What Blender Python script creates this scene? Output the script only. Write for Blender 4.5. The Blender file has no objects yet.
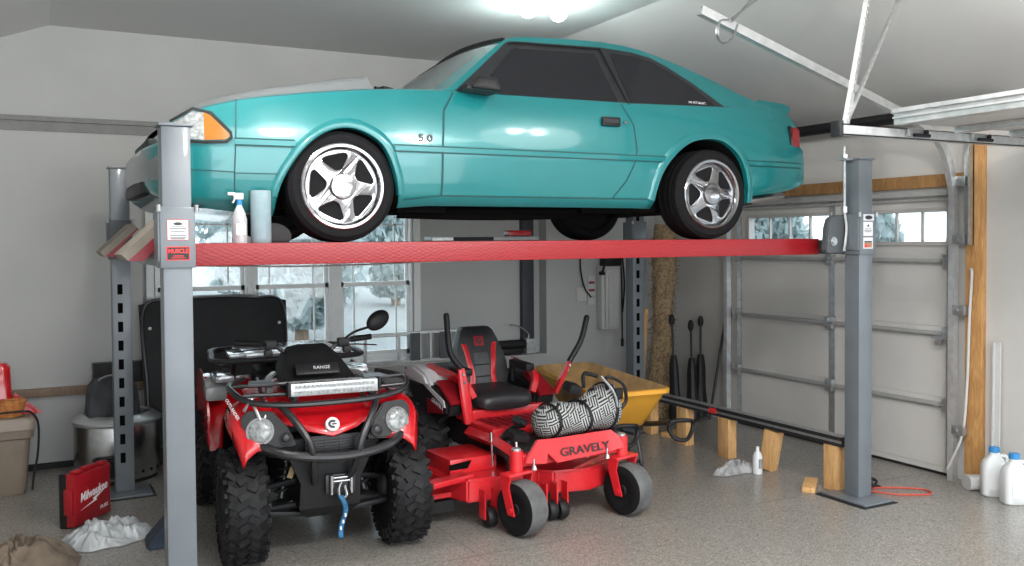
import bpy, bmesh, math, random
from mathutils import Vector, Matrix, Euler
random.seed(7)
PI = math.pi
SC = bpy.context.scene
COL = SC.collection
R = math.radians

# ------------------------------------------------------------------ materials
def _pr(m):
    m.use_nodes = True
    nt = m.node_tree
    return nt, nt.nodes['Principled BSDF']

def mat(name, col, rough=.5, metal=0., var=.08, scale=12., bump=0., coat=0., emit=0., spec=.5, bscale=None):
    m = bpy.data.materials.new(name)
    nt, b = _pr(m)
    tc = nt.nodes.new('ShaderNodeTexCoord')
    nz = nt.nodes.new('ShaderNodeTexNoise'); nz.inputs['Scale'].default_value = scale
    nz.inputs['Detail'].default_value = 4
    nt.links.new(tc.outputs['Object'], nz.inputs['Vector'])
    cr = nt.nodes.new('ShaderNodeValToRGB')
    c0 = [max(0, c*(1-var)) for c in col]; c1 = [min(1, c*(1+var)) for c in col]
    cr.color_ramp.elements[0].color = (*c0, 1); cr.color_ramp.elements[0].position = .3
    cr.color_ramp.elements[1].color = (*c1, 1); cr.color_ramp.elements[1].position = .7
    nt.links.new(nz.outputs['Fac'], cr.inputs['Fac'])
    nt.links.new(cr.outputs['Color'], b.inputs['Base Color'])
    b.inputs['Roughness'].default_value = rough
    b.inputs['Metallic'].default_value = metal
    b.inputs['Specular IOR Level'].default_value = spec
    b.inputs['Coat Weight'].default_value = coat
    b.inputs['Coat Roughness'].default_value = .06
    if emit:
        b.inputs['Emission Color'].default_value = (*col, 1)
        b.inputs['Emission Strength'].default_value = emit
    if bump:
        n2 = nt.nodes.new('ShaderNodeTexNoise'); n2.inputs['Scale'].default_value = bscale or scale*3
        nt.links.new(tc.outputs['Object'], n2.inputs['Vector'])
        bp = nt.nodes.new('ShaderNodeBump'); bp.inputs['Strength'].default_value = bump
        bp.inputs['Distance'].default_value = .01
        nt.links.new(n2.outputs['Fac'], bp.inputs['Height'])
        nt.links.new(bp.outputs['Normal'], b.inputs['Normal'])
    return m

def glass_mat(name, tint=(.9, .95, .96), refl=.08):
    m = bpy.data.materials.new(name); m.use_nodes = True
    nt = m.node_tree; nt.nodes.clear()
    o = nt.nodes.new('ShaderNodeOutputMaterial')
    t = nt.nodes.new('ShaderNodeBsdfTransparent'); t.inputs[0].default_value = (*tint, 1)
    g = nt.nodes.new('ShaderNodeBsdfGlossy'); g.inputs['Roughness'].default_value = .05
    mx = nt.nodes.new('ShaderNodeMixShader'); mx.inputs[0].default_value = refl
    nt.links.new(t.outputs[0], mx.inputs[1]); nt.links.new(g.outputs[0], mx.inputs[2])
    nt.links.new(mx.outputs[0], o.inputs[0])
    return m

def speckle_floor():
    m = bpy.data.materials.new('epoxy_flake_floor'); nt, b = _pr(m)
    tc = nt.nodes.new('ShaderNodeTexCoord')
    def noise(s, d=2):
        n = nt.nodes.new('ShaderNodeTexNoise'); n.inputs['Scale'].default_value = s; n.inputs['Detail'].default_value = d
        nt.links.new(tc.outputs['Object'], n.inputs['Vector']); return n
    v = nt.nodes.new('ShaderNodeTexVoronoi'); v.inputs['Scale'].default_value = 120
    nt.links.new(tc.outputs['Object'], v.inputs['Vector'])
    cr = nt.nodes.new('ShaderNodeValToRGB'); cr.color_ramp.interpolation = 'CONSTANT'
    e = cr.color_ramp.elements
    e[0].color = (.235, .222, .20, 1); e[0].position = 0
    e[1].color = (.27, .257, .235, 1); e[1].position = .34
    for p, c in ((.62, (.30, .285, .262, 1)), (.80, (.165, .155, .142, 1)), (.88, (.35, .335, .31, 1))):
        q = e.new(p); q.color = c
    sep = nt.nodes.new('ShaderNodeSeparateColor')
    nt.links.new(v.outputs['Color'], sep.inputs[0])
    nt.links.new(sep.outputs[0], cr.inputs['Fac'])
    n2 = noise(.8, 3)
    cr2 = nt.nodes.new('ShaderNodeValToRGB')
    cr2.color_ramp.elements[0].color = (.85, .83, .80, 1); cr2.color_ramp.elements[1].color = (1, 1, 1, 1)
    nt.links.new(n2.outputs['Fac'], cr2.inputs['Fac'])
    mx = nt.nodes.new('ShaderNodeMix'); mx.data_type = 'RGBA'; mx.blend_type = 'MULTIPLY'
    mx.inputs['Factor'].default_value = 1
    nt.links.new(cr.outputs['Color'], mx.inputs[6]); nt.links.new(cr2.outputs['Color'], mx.inputs[7])
    nt.links.new(mx.outputs[2], b.inputs['Base Color'])
    b.inputs['Roughness'].default_value = .27
    n3 = noise(45)
    bp = nt.nodes.new('ShaderNodeBump'); bp.inputs['Strength'].default_value = .25; bp.inputs['Distance'].default_value = .004
    nt.links.new(n3.outputs['Fac'], bp.inputs['Height']); nt.links.new(bp.outputs['Normal'], b.inputs['Normal'])
    return m

def weave_mat():
    m = bpy.data.materials.new('geometric_weave'); nt, b = _pr(m)
    tc = nt.nodes.new('ShaderNodeTexCoord')
    mp = nt.nodes.new('ShaderNodeMapping'); mp.inputs['Rotation'].default_value = (0, R(20), R(38))
    nt.links.new(tc.outputs['Object'], mp.inputs['Vector'])
    w1 = nt.nodes.new('ShaderNodeTexWave'); w1.inputs['Scale'].default_value = 21; w1.bands_direction = 'X'
    w2 = nt.nodes.new('ShaderNodeTexWave'); w2.inputs['Scale'].default_value = 21; w2.bands_direction = 'Z'
    ck = nt.nodes.new('ShaderNodeTexChecker'); ck.inputs['Scale'].default_value = 16
    for n in (w1, w2, ck): nt.links.new(mp.outputs[0], n.inputs['Vector'])
    mx = nt.nodes.new('ShaderNodeMix'); mx.data_type = 'RGBA'
    nt.links.new(ck.outputs['Fac'], mx.inputs['Factor'])
    nt.links.new(w1.outputs['Color'], mx.inputs[6]); nt.links.new(w2.outputs['Color'], mx.inputs[7])
    cr = nt.nodes.new('ShaderNodeValToRGB'); cr.color_ramp.interpolation = 'CONSTANT'
    cr.color_ramp.elements[0].color = (.015, .015, .017, 1)
    cr.color_ramp.elements[1].color = (.42, .43, .42, 1); cr.color_ramp.elements[1].position = .5
    nt.links.new(mx.outputs[2], cr.inputs['Fac']); nt.links.new(cr.outputs['Color'], b.inputs['Base Color'])
    b.inputs['Roughness'].default_value = .8
    return m

def tread_plate(name, col):
    m = bpy.data.materials.new(name); nt, b = _pr(m)
    tc = nt.nodes.new('ShaderNodeTexCoord')
    mp = nt.nodes.new('ShaderNodeMapping'); mp.inputs['Rotation'].default_value = (0, R(45), R(0)); mp.inputs['Scale'].default_value = (30, 30, 70)
    nt.links.new(tc.outputs['Object'], mp.inputs['Vector'])
    br = nt.nodes.new('ShaderNodeTexChecker'); br.inputs['Scale'].default_value = 1
    nt.links.new(mp.outputs[0], br.inputs['Vector'])
    v = nt.nodes.new('ShaderNodeTexVoronoi'); v.inputs['Scale'].default_value = 1; v.inputs['Randomness'].default_value = .15
    nt.links.new(mp.outputs[0], v.inputs['Vector'])
    bp = nt.nodes.new('ShaderNodeBump'); bp.inputs['Strength'].default_value = .35; bp.inputs['Distance'].default_value = .006
    nt.links.new(v.outputs['Distance'], bp.inputs['Height']); nt.links.new(bp.outputs['Normal'], b.inputs['Normal'])
    cr = nt.nodes.new('ShaderNodeValToRGB')
    cr.color_ramp.elements[0].color = (min(1, col[0]*1.25), col[1]*1.9, col[2]*1.9, 1); cr.color_ramp.elements[1].color = (*col, 1)
    cr.color_ramp.elements[0].position = .12; cr.color_ramp.elements[1].position = .3
    nt.links.new(v.outputs['Distance'], cr.inputs['Fac']); nt.links.new(cr.outputs['Color'], b.inputs['Base Color'])
    b.inputs['Roughness'].default_value = .4
    return m

def wood_mat(name, c0, c1, sc=3):
    m = bpy.data.materials.new(name); nt, b = _pr(m)
    tc = nt.nodes.new('ShaderNodeTexCoord')
    mp = nt.nodes.new('ShaderNodeMapping'); mp.inputs['Scale'].default_value = (sc*6, sc*6, sc)
    nt.links.new(tc.outputs['Object'], mp.inputs['Vector'])
    nz = nt.nodes.new('ShaderNodeTexNoise'); nz.inputs['Scale'].default_value = 2; nz.inputs['Distortion'].default_value = 1.2
    nt.links.new(mp.outputs[0], nz.inputs['Vector'])
    cr = nt.nodes.new('ShaderNodeValToRGB'); cr.color_ramp.elements[0].position = .3; cr.color_ramp.elements[1].position = .7
    cr.color_ramp.elements[0].color = (*c0, 1); cr.color_ramp.elements[1].color = (*c1, 1)
    nt.links.new(nz.outputs['Fac'], cr.inputs['Fac']); nt.links.new(cr.outputs['Color'], b.inputs['Base Color'])
    b.inputs['Roughness'].default_value = .6
    return m

M = {}
M['wall'] = mat('grey_drywall', (.455, .46, .447), .75, var=.05, scale=1.5)
M['wall_r'] = mat('warm_grey_drywall', (.56, .545, .52), .75, var=.05, scale=1.2)
M['ceil'] = mat('ceiling_drywall', (.66, .665, .66), .5, var=.05, scale=.8)
M['stem'] = mat('painted_stem_wall', (.44, .44, .43), .7, var=.06, scale=2)
M['floor'] = speckle_floor()
M['joint'] = mat('floor_joint', (.12, .11, .10), .7)
M['white'] = mat('white_vinyl', (.80, .81, .80), .45, var=.03)
M['pane'] = glass_mat('window_glass')
M['doorpanel'] = mat('garage_door_panel', (.60, .585, .56), .55, var=.06, scale=1.5)
M['doorframe'] = mat('garage_window_frame', (.47, .45, .43), .55, var=.03)
M['galv'] = mat('galvanised_steel', (.46, .47, .47), .38, .8, var=.15, scale=25)
M['galv_w'] = mat('bright_galvanised_rail', (.62, .63, .63), .32, .55, var=.12, scale=18)
M['strut'] = mat('grey_strut', (.42, .42, .41), .5, .3)
M['pine'] = wood_mat('pine_stud', (.40, .19, .06), (.58, .32, .12))
M['pine_d'] = wood_mat('header_wood', (.20, .10, .035), (.36, .19, .07))
M['rail'] = wood_mat('wood_rail', (.17, .115, .075), (.26, .18, .12))
M['block'] = wood_mat('lumber_block', (.50, .27, .10), (.70, .43, .19))
M['teal'] = mat('teal_car_paint', (.007, .175, .182), .28, .12, var=.03, scale=5, coat=1., spec=.4)
M['seam'] = mat('panel_gap', (.002, .06, .062), .6, var=.02)
M['moul'] = mat('body_moulding', (.01, .24, .24), .4, .1, coat=.5)
M['hood'] = mat('grey_hood', (.20, .215, .22), .3, .0, var=.04, coat=.6)  # one plain grey over hood and scoop
M['bk'] = mat('black_plastic', (.012, .012, .013), .5, var=.2, spec=.3)
M['bk2'] = mat('black_satin', (.02, .02, .022), .35, var=.2)
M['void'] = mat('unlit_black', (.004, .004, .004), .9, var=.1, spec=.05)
M['tint'] = mat('tinted_glass', (.018, .018, .021), .08, var=.02, spec=.22)
M['wsh'] = mat('windscreen_glass', (.11, .135, .14), .08, var=.05, coat=.5)
M['hatchglass'] = mat('hatch_glass', (.03, .06, .065), .08)
M['tyre'] = mat('tyre_rubber', (.007, .007, .008), .8, var=.2, scale=30, spec=.2)
M['tyre_g'] = mat('dusty_tyre_rubber', (.10, .10, .10), .7, var=.3, scale=14)
M['tread'] = mat('knobbly_tread_rubber', (.011, .011, .012), .65, spec=.28, var=.35, scale=22, bump=.3)
M['chrome'] = mat('chrome', (.40, .40, .41), .12, 1., var=.03, bump=.12, bscale=26)
M['steel'] = mat('brushed_steel', (.55, .56, .57), .25, 1., var=.12, scale=20)
M['brake'] = mat('brake_disc', (.03, .03, .031), .5, .3, spec=.2)
M['amber'] = mat('amber_lens', (.38, .125, .010), .25, var=.08, coat=.4)
M['lens'] = mat('clear_headlamp_lens', (.27, .285, .285), .15, var=.45, scale=55, coat=.6)
M['redlens'] = mat('red_tail_lens', (.22, .006, .01), .15, var=.15, scale=50, coat=.7)
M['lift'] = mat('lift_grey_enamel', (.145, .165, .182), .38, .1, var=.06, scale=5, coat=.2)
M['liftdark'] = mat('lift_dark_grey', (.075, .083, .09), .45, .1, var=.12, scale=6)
M['runway'] = tread_plate('red_tread_plate', (.27, .006, .010))
M['red'] = mat('red_plastic', (.52, .007, .012), .26, var=.06, scale=6, coat=.7)
M['mred'] = mat('red_powdercoat', (.62, .018, .025), .34, var=.08, scale=7, coat=.4)
M['dred'] = mat('dark_red', (.27, .008, .015), .4, var=.12)
M['tan'] = mat('ramp_tan', (.27, .235, .195), .7, var=.12)
M['sticker'] = mat('white_sticker', (.72, .72, .73), .5, var=.03)
M['ink'] = mat('black_ink', (.02, .02, .022), .6, var=.05)
M['inkr'] = mat('red_ink', (.75, .03, .03), .5, var=.05)
M['silver'] = mat('silver_paint', (.55, .56, .57), .3, .7, var=.06)
M['plasticwrap'] = mat('glossy_grey_plastic', (.40, .41, .42), .15, .3, var=.25, scale=10, coat=.6)
M['led'] = mat('led_reflector', (.5, .51, .52), .25, .6, var=.1, scale=40, emit=.0)
M['bluestrap'] = mat('blue_strap', (.01, .11, .24), .6, var=.3, scale=40)
M['yellow'] = mat('yellow_plastic', (.70, .34, .035), .45, var=.08, scale=5)
M['dusty'] = mat('dusty_yellow_plastic', (.48, .29, .12), .7, var=.28, scale=9)
M['weave'] = weave_mat()
M['vinyl'] = mat('black_seat_vinyl', (.022, .022, .024), .38, var=.15, scale=20, bump=.1)
M['greyvinyl'] = mat('grey_seat_vinyl', (.055, .057, .06), .5, var=.15, scale=20)
M['tote'] = mat('tan_tote', (.225, .18, .14), .5, var=.06)
M['totelid'] = mat('tan_tote_lid', (.30, .25, .20), .5, var=.06)
M['canvas'] = mat('dark_grey_canvas', (.055, .058, .065), .85, var=.3, scale=10, bump=.4)
M['navy'] = mat('navy_fabric', (.018, .03, .05), .75, var=.3, scale=14)
M['rag'] = mat('brown_rag', (.15, .115, .085), .9, var=.25, scale=14, bump=.3)
M['greyrag'] = mat('grey_rag', (.30, .30, .30), .9, var=.4, scale=16)
M['clearbag'] = mat('milky_plastic', (.40, .42, .43), .3, var=.12, scale=14, coat=.4)
M['milk'] = mat('white_jug_plastic', (.68, .70, .70), .4, var=.04)
M['cap'] = mat('blue_cap', (.03, .22, .50), .4)
M['bluepaper'] = mat('blue_shop_paper', (.24, .33, .36), .85, var=.06, scale=20)
M['spray'] = mat('translucent_bottle', (.45, .47, .48), .3, var=.1, coat=.3)
M['straw'] = mat('straw', (.36, .255, .145), .9, var=.45, scale=40, bump=.8)
M['straw2'] = mat('dark_straw', (.20, .135, .07), .9, var=.4, scale=40)
M['cord_o'] = mat('orange_cord', (.50, .19, .05), .7, var=.3, scale=40)
M['orange'] = mat('copper_red', (.55, .06, .03), .5)
M['snow'] = mat('bright_ground', (.27, .28, .28), .9, var=.10, scale=.35)
M['leaf'] = mat('hazy_foliage', (.42, .48, .48), .9, var=.35, scale=3, bump=.6)  # overexposed haze is put into the pale leaf colour
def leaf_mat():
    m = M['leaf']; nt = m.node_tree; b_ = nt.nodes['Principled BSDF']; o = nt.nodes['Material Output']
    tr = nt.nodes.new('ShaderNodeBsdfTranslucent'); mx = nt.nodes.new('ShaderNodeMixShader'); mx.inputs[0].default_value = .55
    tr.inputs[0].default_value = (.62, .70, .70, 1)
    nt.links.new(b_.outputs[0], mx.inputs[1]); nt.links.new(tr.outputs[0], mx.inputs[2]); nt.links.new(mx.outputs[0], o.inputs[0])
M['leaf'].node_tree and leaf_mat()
M['bulb'] = mat('led_bulb', (1, .99, .96), .4, emit=28)
M['paleW'] = mat('pale_appliance', (.56, .56, .55), .45, var=.03)
M['gold'] = mat('dirty_brass', (.35, .25, .12), .5)

# ------------------------------------------------------------------ mesh helpers
def cat(pts, n=8, closed=False):
    P = [Vector(p) for p in pts]; out = []; L = len(P)
    rng = range(L if closed else L-1)
    for i in rng:
        p1, p2 = P[i], P[(i+1) % L]
        p0 = P[(i-1) % L] if (closed or i > 0) else p1*2-p2
        p3 = P[(i+2) % L] if (closed or i+2 < L) else p2*2-p1
        for k in range(n):
            t = k/n
            out.append(.5*((2*p1)+(p2-p0)*t+(2*p0-5*p1+4*p2-p3)*t*t+(3*p1-p0-3*p2+p3)*t**3))
    if not closed: out.append(P[-1])
    return out

class MB:
    def __init__(s): s.bm = bmesh.new()
    def _merge(s, t, mtx, m):
        for f in t.faces: f.material_index = m
        if mtx is not None: bmesh.ops.transform(t, matrix=mtx, verts=t.verts)
        me = bpy.data.meshes.new('tmp'); t.to_mesh(me); t.free()
        s.bm.from_mesh(me); bpy.data.meshes.remove(me); return s
    def box(s, c, d, rot=(0, 0, 0), bev=0., m=0, seg=2, taper=None):
        t = bmesh.new(); bmesh.ops.create_cube(t, size=1)
        for v in t.verts:
            v.co = Vector((v.co.x*d[0], v.co.y*d[1], v.co.z*d[2]))
            if taper and v.co.z > 0: v.co.x *= taper[0]; v.co.y *= taper[1]
        if bev: bmesh.ops.bevel(t, geom=list(t.edges), offset=bev, segments=seg, affect='EDGES', profile=.6)
        return s._merge(t, Matrix.Translation(c) @ Euler(rot).to_matrix().to_4x4(), m)
    def bx(s, x0, x1, y0, y1, z0, z1, bev=0., m=0):
        return s.box(((x0+x1)/2, (y0+y1)/2, (z0+z1)/2), (abs(x1-x0), abs(y1-y0), abs(z1-z0)), bev=bev, m=m)
    def cyl(s, p0, p1, r0, r1=None, seg=20, m=0, bev=0.):
        p0, p1 = Vector(p0), Vector(p1); r1 = r0 if r1 is None else r1
        t = bmesh.new()
        bmesh.ops.create_cone(t, cap_ends=True, segments=seg, radius1=r0, radius2=r1, depth=(p1-p0).length)
        if bev: bmesh.ops.bevel(t, geom=[e for e in t.edges if len(e.link_faces) == 2 and any(len(f.verts) > 4 for f in e.link_faces)], offset=bev, segments=2, affect='EDGES')
        q = Vector((0, 0, 1)).rotation_difference((p1-p0).normalized())
        return s._merge(t, Matrix.Translation((p0+p1)/2) @ q.to_matrix().to_4x4(), m)
    def ell(s, c, r, rot=(0, 0, 0), m=0, seg=16):
        t = bmesh.new(); bmesh.ops.create_uvsphere(t, u_segments=seg, v_segments=max(6, seg//2+2), radius=1)
        return s._merge(t, Matrix.Translation(c) @ Euler(rot).to_matrix().to_4x4() @ Matrix.Diagonal((*r, 1)), m)
    def tube(s, pts, r, seg=8, closed=False, n=6, m=0, curve=True, flat=1., rr=None):
        P = cat(pts, n, closed) if curve and len(pts) > 2 else [Vector(p) for p in pts]
        L = len(P); rings = []; up = None
        for i, p in enumerate(P):
            a = P[(i-1) % L] if (closed or i > 0) else p
            b = P[(i+1) % L] if (closed or i < L-1) else p
            d = (b-a).normalized()
            if up is None:
                up = Vector((0, 0, 1)) if abs(d.z) < .9 else Vector((0, 1, 0))
            up = (up-d*up.dot(d)).normalized()
            sd = d.cross(up)
            rad = r if rr is None else rr(i/(L-1))
            rings.append([p+(sd*math.cos(2*PI*k/seg)+up*math.sin(2*PI*k/seg)*flat)*rad for k in range(seg)])
        return s.loft(rings, closed_u=closed, m=m)
    def loft(s, rings, closed_u=False, caps=True, closed_v=True, m=0, mf=None):
        bm = s.bm; V = [[bm.verts.new(p) for p in r] for r in rings]
        nu, nv = len(V), len(V[0])
        for i in range(nu if closed_u else nu-1):
            for j in range(nv if closed_v else nv-1):
                try:
                    f = bm.faces.new((V[i][j], V[i][(j+1) % nv], V[(i+1) % nu][(j+1) % nv], V[(i+1) % nu][j]))
                    f.material_index = mf(i, j) if mf else m
                except ValueError: pass
        if caps and not closed_u and closed_v:
            for r in (V[0][::-1], V[-1]):
                try: f = bm.faces.new(r); f.material_index = mf(0 if r is not V[-1] else nu-2, 0) if mf else m
                except ValueError: pass
        return s
    def lathe(s, prof, o=(0, 0, 0), axis='z', seg=32, m=0, close=False, mf=None, sx=1., sy=1.):
        o = Vector(o); rings = []
        for r, h in prof:
            ring = []
            for k in range(seg):
                a = 2*PI*k/seg; c, n = math.cos(a)*r*sx, math.sin(a)*r*sy
                ring.append(o+(Vector((c, n, h)) if axis == 'z' else Vector((h, c, n)) if axis == 'x' else Vector((n, h, c))))
            rings.append(ring)
        return s.loft(rings, closed_u=close, m=m, mf=mf)
    def prism(s, poly, o, u, v, depth, m=0, bev=0.):
        o, u, v = Vector(o), Vector(u).normalized(), Vector(v).normalized(); n = u.cross(v)
        t = bmesh.new()
        a = [t.verts.new(o+u*p[0]+v*p[1]) for p in poly]; b = [t.verts.new(o+u*p[0]+v*p[1]+n*depth) for p in poly]
        L = len(poly)
        t.faces.new(a[::-1]); t.faces.new(b)
        for i in range(L): t.faces.new((a[i], a[(i+1) % L], b[(i+1) % L], b[i]))
        bmesh.ops.recalc_face_normals(t, faces=t.faces)
        if bev: bmesh.ops.bevel(t, geom=list(t.edges), offset=bev, segments=2, affect='EDGES')
        return s._merge(t, None, m)
    def grid(s, f, nu, nv, m=0):
        return s.loft([[f(i/nu, j/nv) for j in range(nv+1)] for i in range(nu+1)], caps=False, closed_v=False, m=m)
    def face(s, pts, m=0):
        f = s.bm.faces.new([s.bm.verts.new(p) for p in pts]); f.material_index = m; return s
    def clip(s, poly, f, cell=.05, m=0):
        """convex 2-D polygon filled by a fine grid, mapped through f(a, b)"""
        xs = [p[0] for p in poly]; ys = [p[1] for p in poly]
        t = bmesh.new()
        nx = max(1, math.ceil((max(xs)-min(xs))/cell)); ny = max(1, math.ceil((max(ys)-min(ys))/cell))
        bmesh.ops.create_grid(t, x_segments=nx, y_segments=ny, size=.5)
        for v in t.verts:
            v.co = Vector((min(xs)+(v.co.x+.5)*(max(xs)-min(xs)), min(ys)+(v.co.y+.5)*(max(ys)-min(ys)), 0))
        ar = sum(poly[i][0]*poly[(i+1) % len(poly)][1]-poly[(i+1) % len(poly)][0]*poly[i][1] for i in range(len(poly)))
        P = poly if ar > 0 else poly[::-1]
        for i in range(len(P)):
            a, b = P[i], P[(i+1) % len(P)]
            n = Vector((b[1]-a[1], -(b[0]-a[0]), 0))
            if n.length < 1e-6: continue
            bmesh.ops.bisect_plane(t, geom=list(t.verts)+list(t.edges)+list(t.faces), plane_co=(a[0], a[1], 0), plane_no=n, clear_outer=True)
        for v in t.verts: v.co = Vector(f(v.co.x, v.co.y))
        return s._merge(t, None, m)
    def build(s, name, mats, parent=None, smooth=35, off=None, recalc=True, solid=0.):
        bm = s.bm
        if off is not None: bmesh.ops.translate(bm, vec=-Vector(off), verts=bm.verts)
        if recalc: bmesh.ops.recalc_face_normals(bm, faces=bm.faces)
        me = bpy.data.meshes.new(name); bm.to_mesh(me); bm.free()
        for mm in (mats if isinstance(mats, (list, tuple)) else [mats]): me.materials.append(M[mm] if isinstance(mm, str) else mm)
        if smooth:
            for p in me.polygons: p.use_smooth = True
            me.set_sharp_from_angle(angle=R(smooth))
        o = bpy.data.objects.new(name, me); COL.objects.link(o)
        if parent is not None: o.parent = parent
        if solid:
            md = o.modifiers.new('thickness', 'SOLIDIFY'); md.thickness = solid; md.offset = 0
        return o

def text_mesh(t, size, ext=.001, shear=0., align='CENTER', bold=0.):
    c = bpy.data.curves.new('lettering', 'FONT'); c.body = t; c.size = size; c.extrude = ext; c.shear = shear
    c.align_x = align; c.align_y = 'CENTER'; c.resolution_u = 3; c.offset = bold
    o = bpy.data.objects.new('lettering', c); COL.objects.link(o)
    dg = bpy.context.evaluated_depsgraph_get()
    me = bpy.data.meshes.new_from_object(o.evaluated_get(dg))
    bpy.data.objects.remove(o); bpy.data.curves.remove(c)
    return me

def text(name, t, size, m, parent, loc, u, v, ext=.001, shear=0., sx=1., bold=0.):
    """lettering lying in the plane spanned by u (reading direction) and v (up)"""
    u, v = Vector(u).normalized(), Vector(v).normalized(); v = (v-u*v.dot(u)).normalized(); n = u.cross(v)
    me = text_mesh(t, size, ext, shear, bold=bold)
    mtx = Matrix(((u.x, v.x, n.x, loc[0]), (u.y, v.y, n.y, loc[1]), (u.z, v.z, n.z, loc[2]), (0, 0, 0, 1)))
    me.transform(mtx @ Matrix.Diagonal((sx, 1, 1, 1)))
    me.materials.clear(); me.materials.append(M[m])
    o = bpy.data.objects.new(name, me); COL.objects.link(o); o.parent = parent
    return o

def curve_plate(outer, holes, depth, bevel=0.):
    """flat plate with holes -> bmesh in XY, thickness along Z"""
    c = bpy.data.curves.new('plate', 'CURVE'); c.dimensions = '2D'; c.fill_mode = 'BOTH'
    c.extrude = depth/2; c.bevel_depth = bevel; c.bevel_resolution = 1
    for poly in [outer]+holes:
        sp = c.splines.new('POLY'); sp.points.add(len(poly)-1); sp.use_cyclic_u = True
        for i, p in enumerate(poly): sp.points[i].co = (p[0], p[1], 0, 1)
    o = bpy.data.objects.new('plate', c); COL.objects.link(o)
    me = bpy.data.meshes.new_from_object(o.evaluated_get(bpy.context.evaluated_depsgraph_get()))
    bpy.data.objects.remove(o); bpy.data.curves.remove(c)
    t = bmesh.new(); t.from_mesh(me); bpy.data.meshes.remove(me)
    bmesh.ops.remove_doubles(t, verts=t.verts, dist=1e-5)
    return t

def thing(name, label, cat_, loc=(0, 0, 0), rotz=0., group=None):
    o = bpy.data.objects.new(name, None); COL.objects.link(o); o.empty_display_size = .1
    o.location = loc; o.rotation_euler = (0, 0, rotz); o['label'] = label; o['category'] = cat_
    if group: o['group'] = group
    return o
def tag(o, label, cat_, group=None):
    o['label'] = label; o['category'] = cat_
    if group: o['group'] = group
    return o
def struct(o): o['kind'] = 'structure'; return o
def sub(p, name, mb, m, **k): return mb.build(name, m, p, **k)
def lab(o, t): o['label'] = t; return o

# ------------------------------------------------------------------ room shell
X0, X1, YB, YF = -1.84, 6.0, 8.06, -2.2
ZE, ZC, CX0, CX1 = 2.735, 3.49, .15, 4.02
EM = thing
b = MB(); b.bx(X0-.1, X1+.1, YF-3, YB+.3, -.12, 0)
b.bx(2.20, 2.206, -3, YB, -.001, .0006, m=1); b.bx(X0, X1, 4.62, 4.626, -.001, .0006, m=1)
struct(b.build('floor', ['floor', 'joint'], smooth=0))
# back (window) wall : gable with clipped peak, alcove around the windows
b = MB()
RX0, RX1, RZ0, RZ1 = .80, 4.63, .62, 2.32     # alcove
WX0, WX1, WZ0, WZ1 = .90, 3.235, .655, 2.14    # window opening in the alcove back
def wallpiece(poly): b.prism(poly, (0, YB, 0), (1, 0, 0), (0, 0, 1), -.16)
wallpiece([(X0, 0), (RX0, 0), (RX0, ZC), (CX0, ZC), (X0, ZE)])
wallpiece([(RX1, 0), (X1, 0), (X1, ZE), (CX1+.61, ZC-.232), (RX1, ZC-.232)])
wallpiece([(RX0, RZ1), (RX1, RZ1), (RX1, ZC-.232), (CX1, ZC), (RX0, ZC)])
for x0, x1, z0, z1 in ((RX0-.15, WX0, RZ0-.1, RZ1+.1), (WX1, RX1+.15, RZ0-.1, RZ1+.1), (WX0, WX1, RZ0-.1, WZ0), (WX0, WX1, WZ1, RZ1+.1)):
    b.bx(x0, x1, YB+.15, YB+.24, z0, z1)
struct(b.build('wall_back', 'wall', smooth=0))
b = MB(); b.bx(RX0, RX1, YB-.0, YB+.15, 0, .62); b.bx(RX0, RX1, YB-.02, YB+.15, .60, .625, bev=.004)
struct(b.build('wall_stem', 'stem', smooth=0))
# right wall with two garage door openings
D1a, D1b, DH = 4.42, 6.75, 2.13
D2a, D2b = 1.35, 3.62
b = MB()
for y0, y1, z0, z1 in ((YF-3, D2a, 0, ZE), (D2a, D2b, DH, ZE), (D2b, D1a, 0, ZE), (D1a, D1b, DH, ZE), (D1b, YB+.16, 0, ZE)):
    b.bx(X1, X1+.14, y0, y1, z0, z1)
struct(b.build('wall_right', 'wall_r', smooth=0))
b = MB(); b.bx(X0-.12, X0, YF-3, YB+.16, 0, ZE); struct(b.build('wall_left', 'wall', smooth=0))
b = MB()
cs = [(X0-.12, ZE-.05), (CX0, ZC), (CX1, ZC), (X1+.14, ZE-.05)]
b.prism(cs+[(x, z+.08) for x, z in cs[::-1]], (0, YB+.16, 0), (1, 0, 0), (0, 0, 1), 10.3+.0)
struct(b.build('ceiling', 'ceil', smooth=0))
# wall trims
b = MB(); b.bx(X0, 1.2, YB-.03, YB, 2.735, 2.775, bev=.003); b.bx(X0, 1.2, YB-.012, YB, 2.66, 2.735)
struct(b.build('trim_1', mat('grey_trim', (.20, .20, .195), .6), smooth=0))
b = MB(); b.bx(X0, .80, YB-.04, YB, .575, .645, bev=.004); struct(b.build('trim_2', 'rail'))
b = MB(); b.bx(X1-.045, X1, 4.30, 6.95, 2.15, 2.245, bev=.004); struct(b.build('trim_3', 'pine_d'))
b = MB(); b.bx(X1-.05, X1, 4.17, 4.30, 0, 2.50, bev=.004); struct(b.build('trim_4', 'pine'))
b = MB(); b.bx(X0, .80, YB-.012, YB, 0, .05); b.bx(4.63, X1, YB-.012, YB, 0, .05); struct(b.build('baseboard_back', 'bk', smooth=0))
b = MB(); b.bx(4.40, 4.53, YB+.08, YB+.15, .626, 2.3, bev=.005); struct(b.build('trim_5', mat('dark_steel_trim', (.03, .036, .045), .5)))

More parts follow.
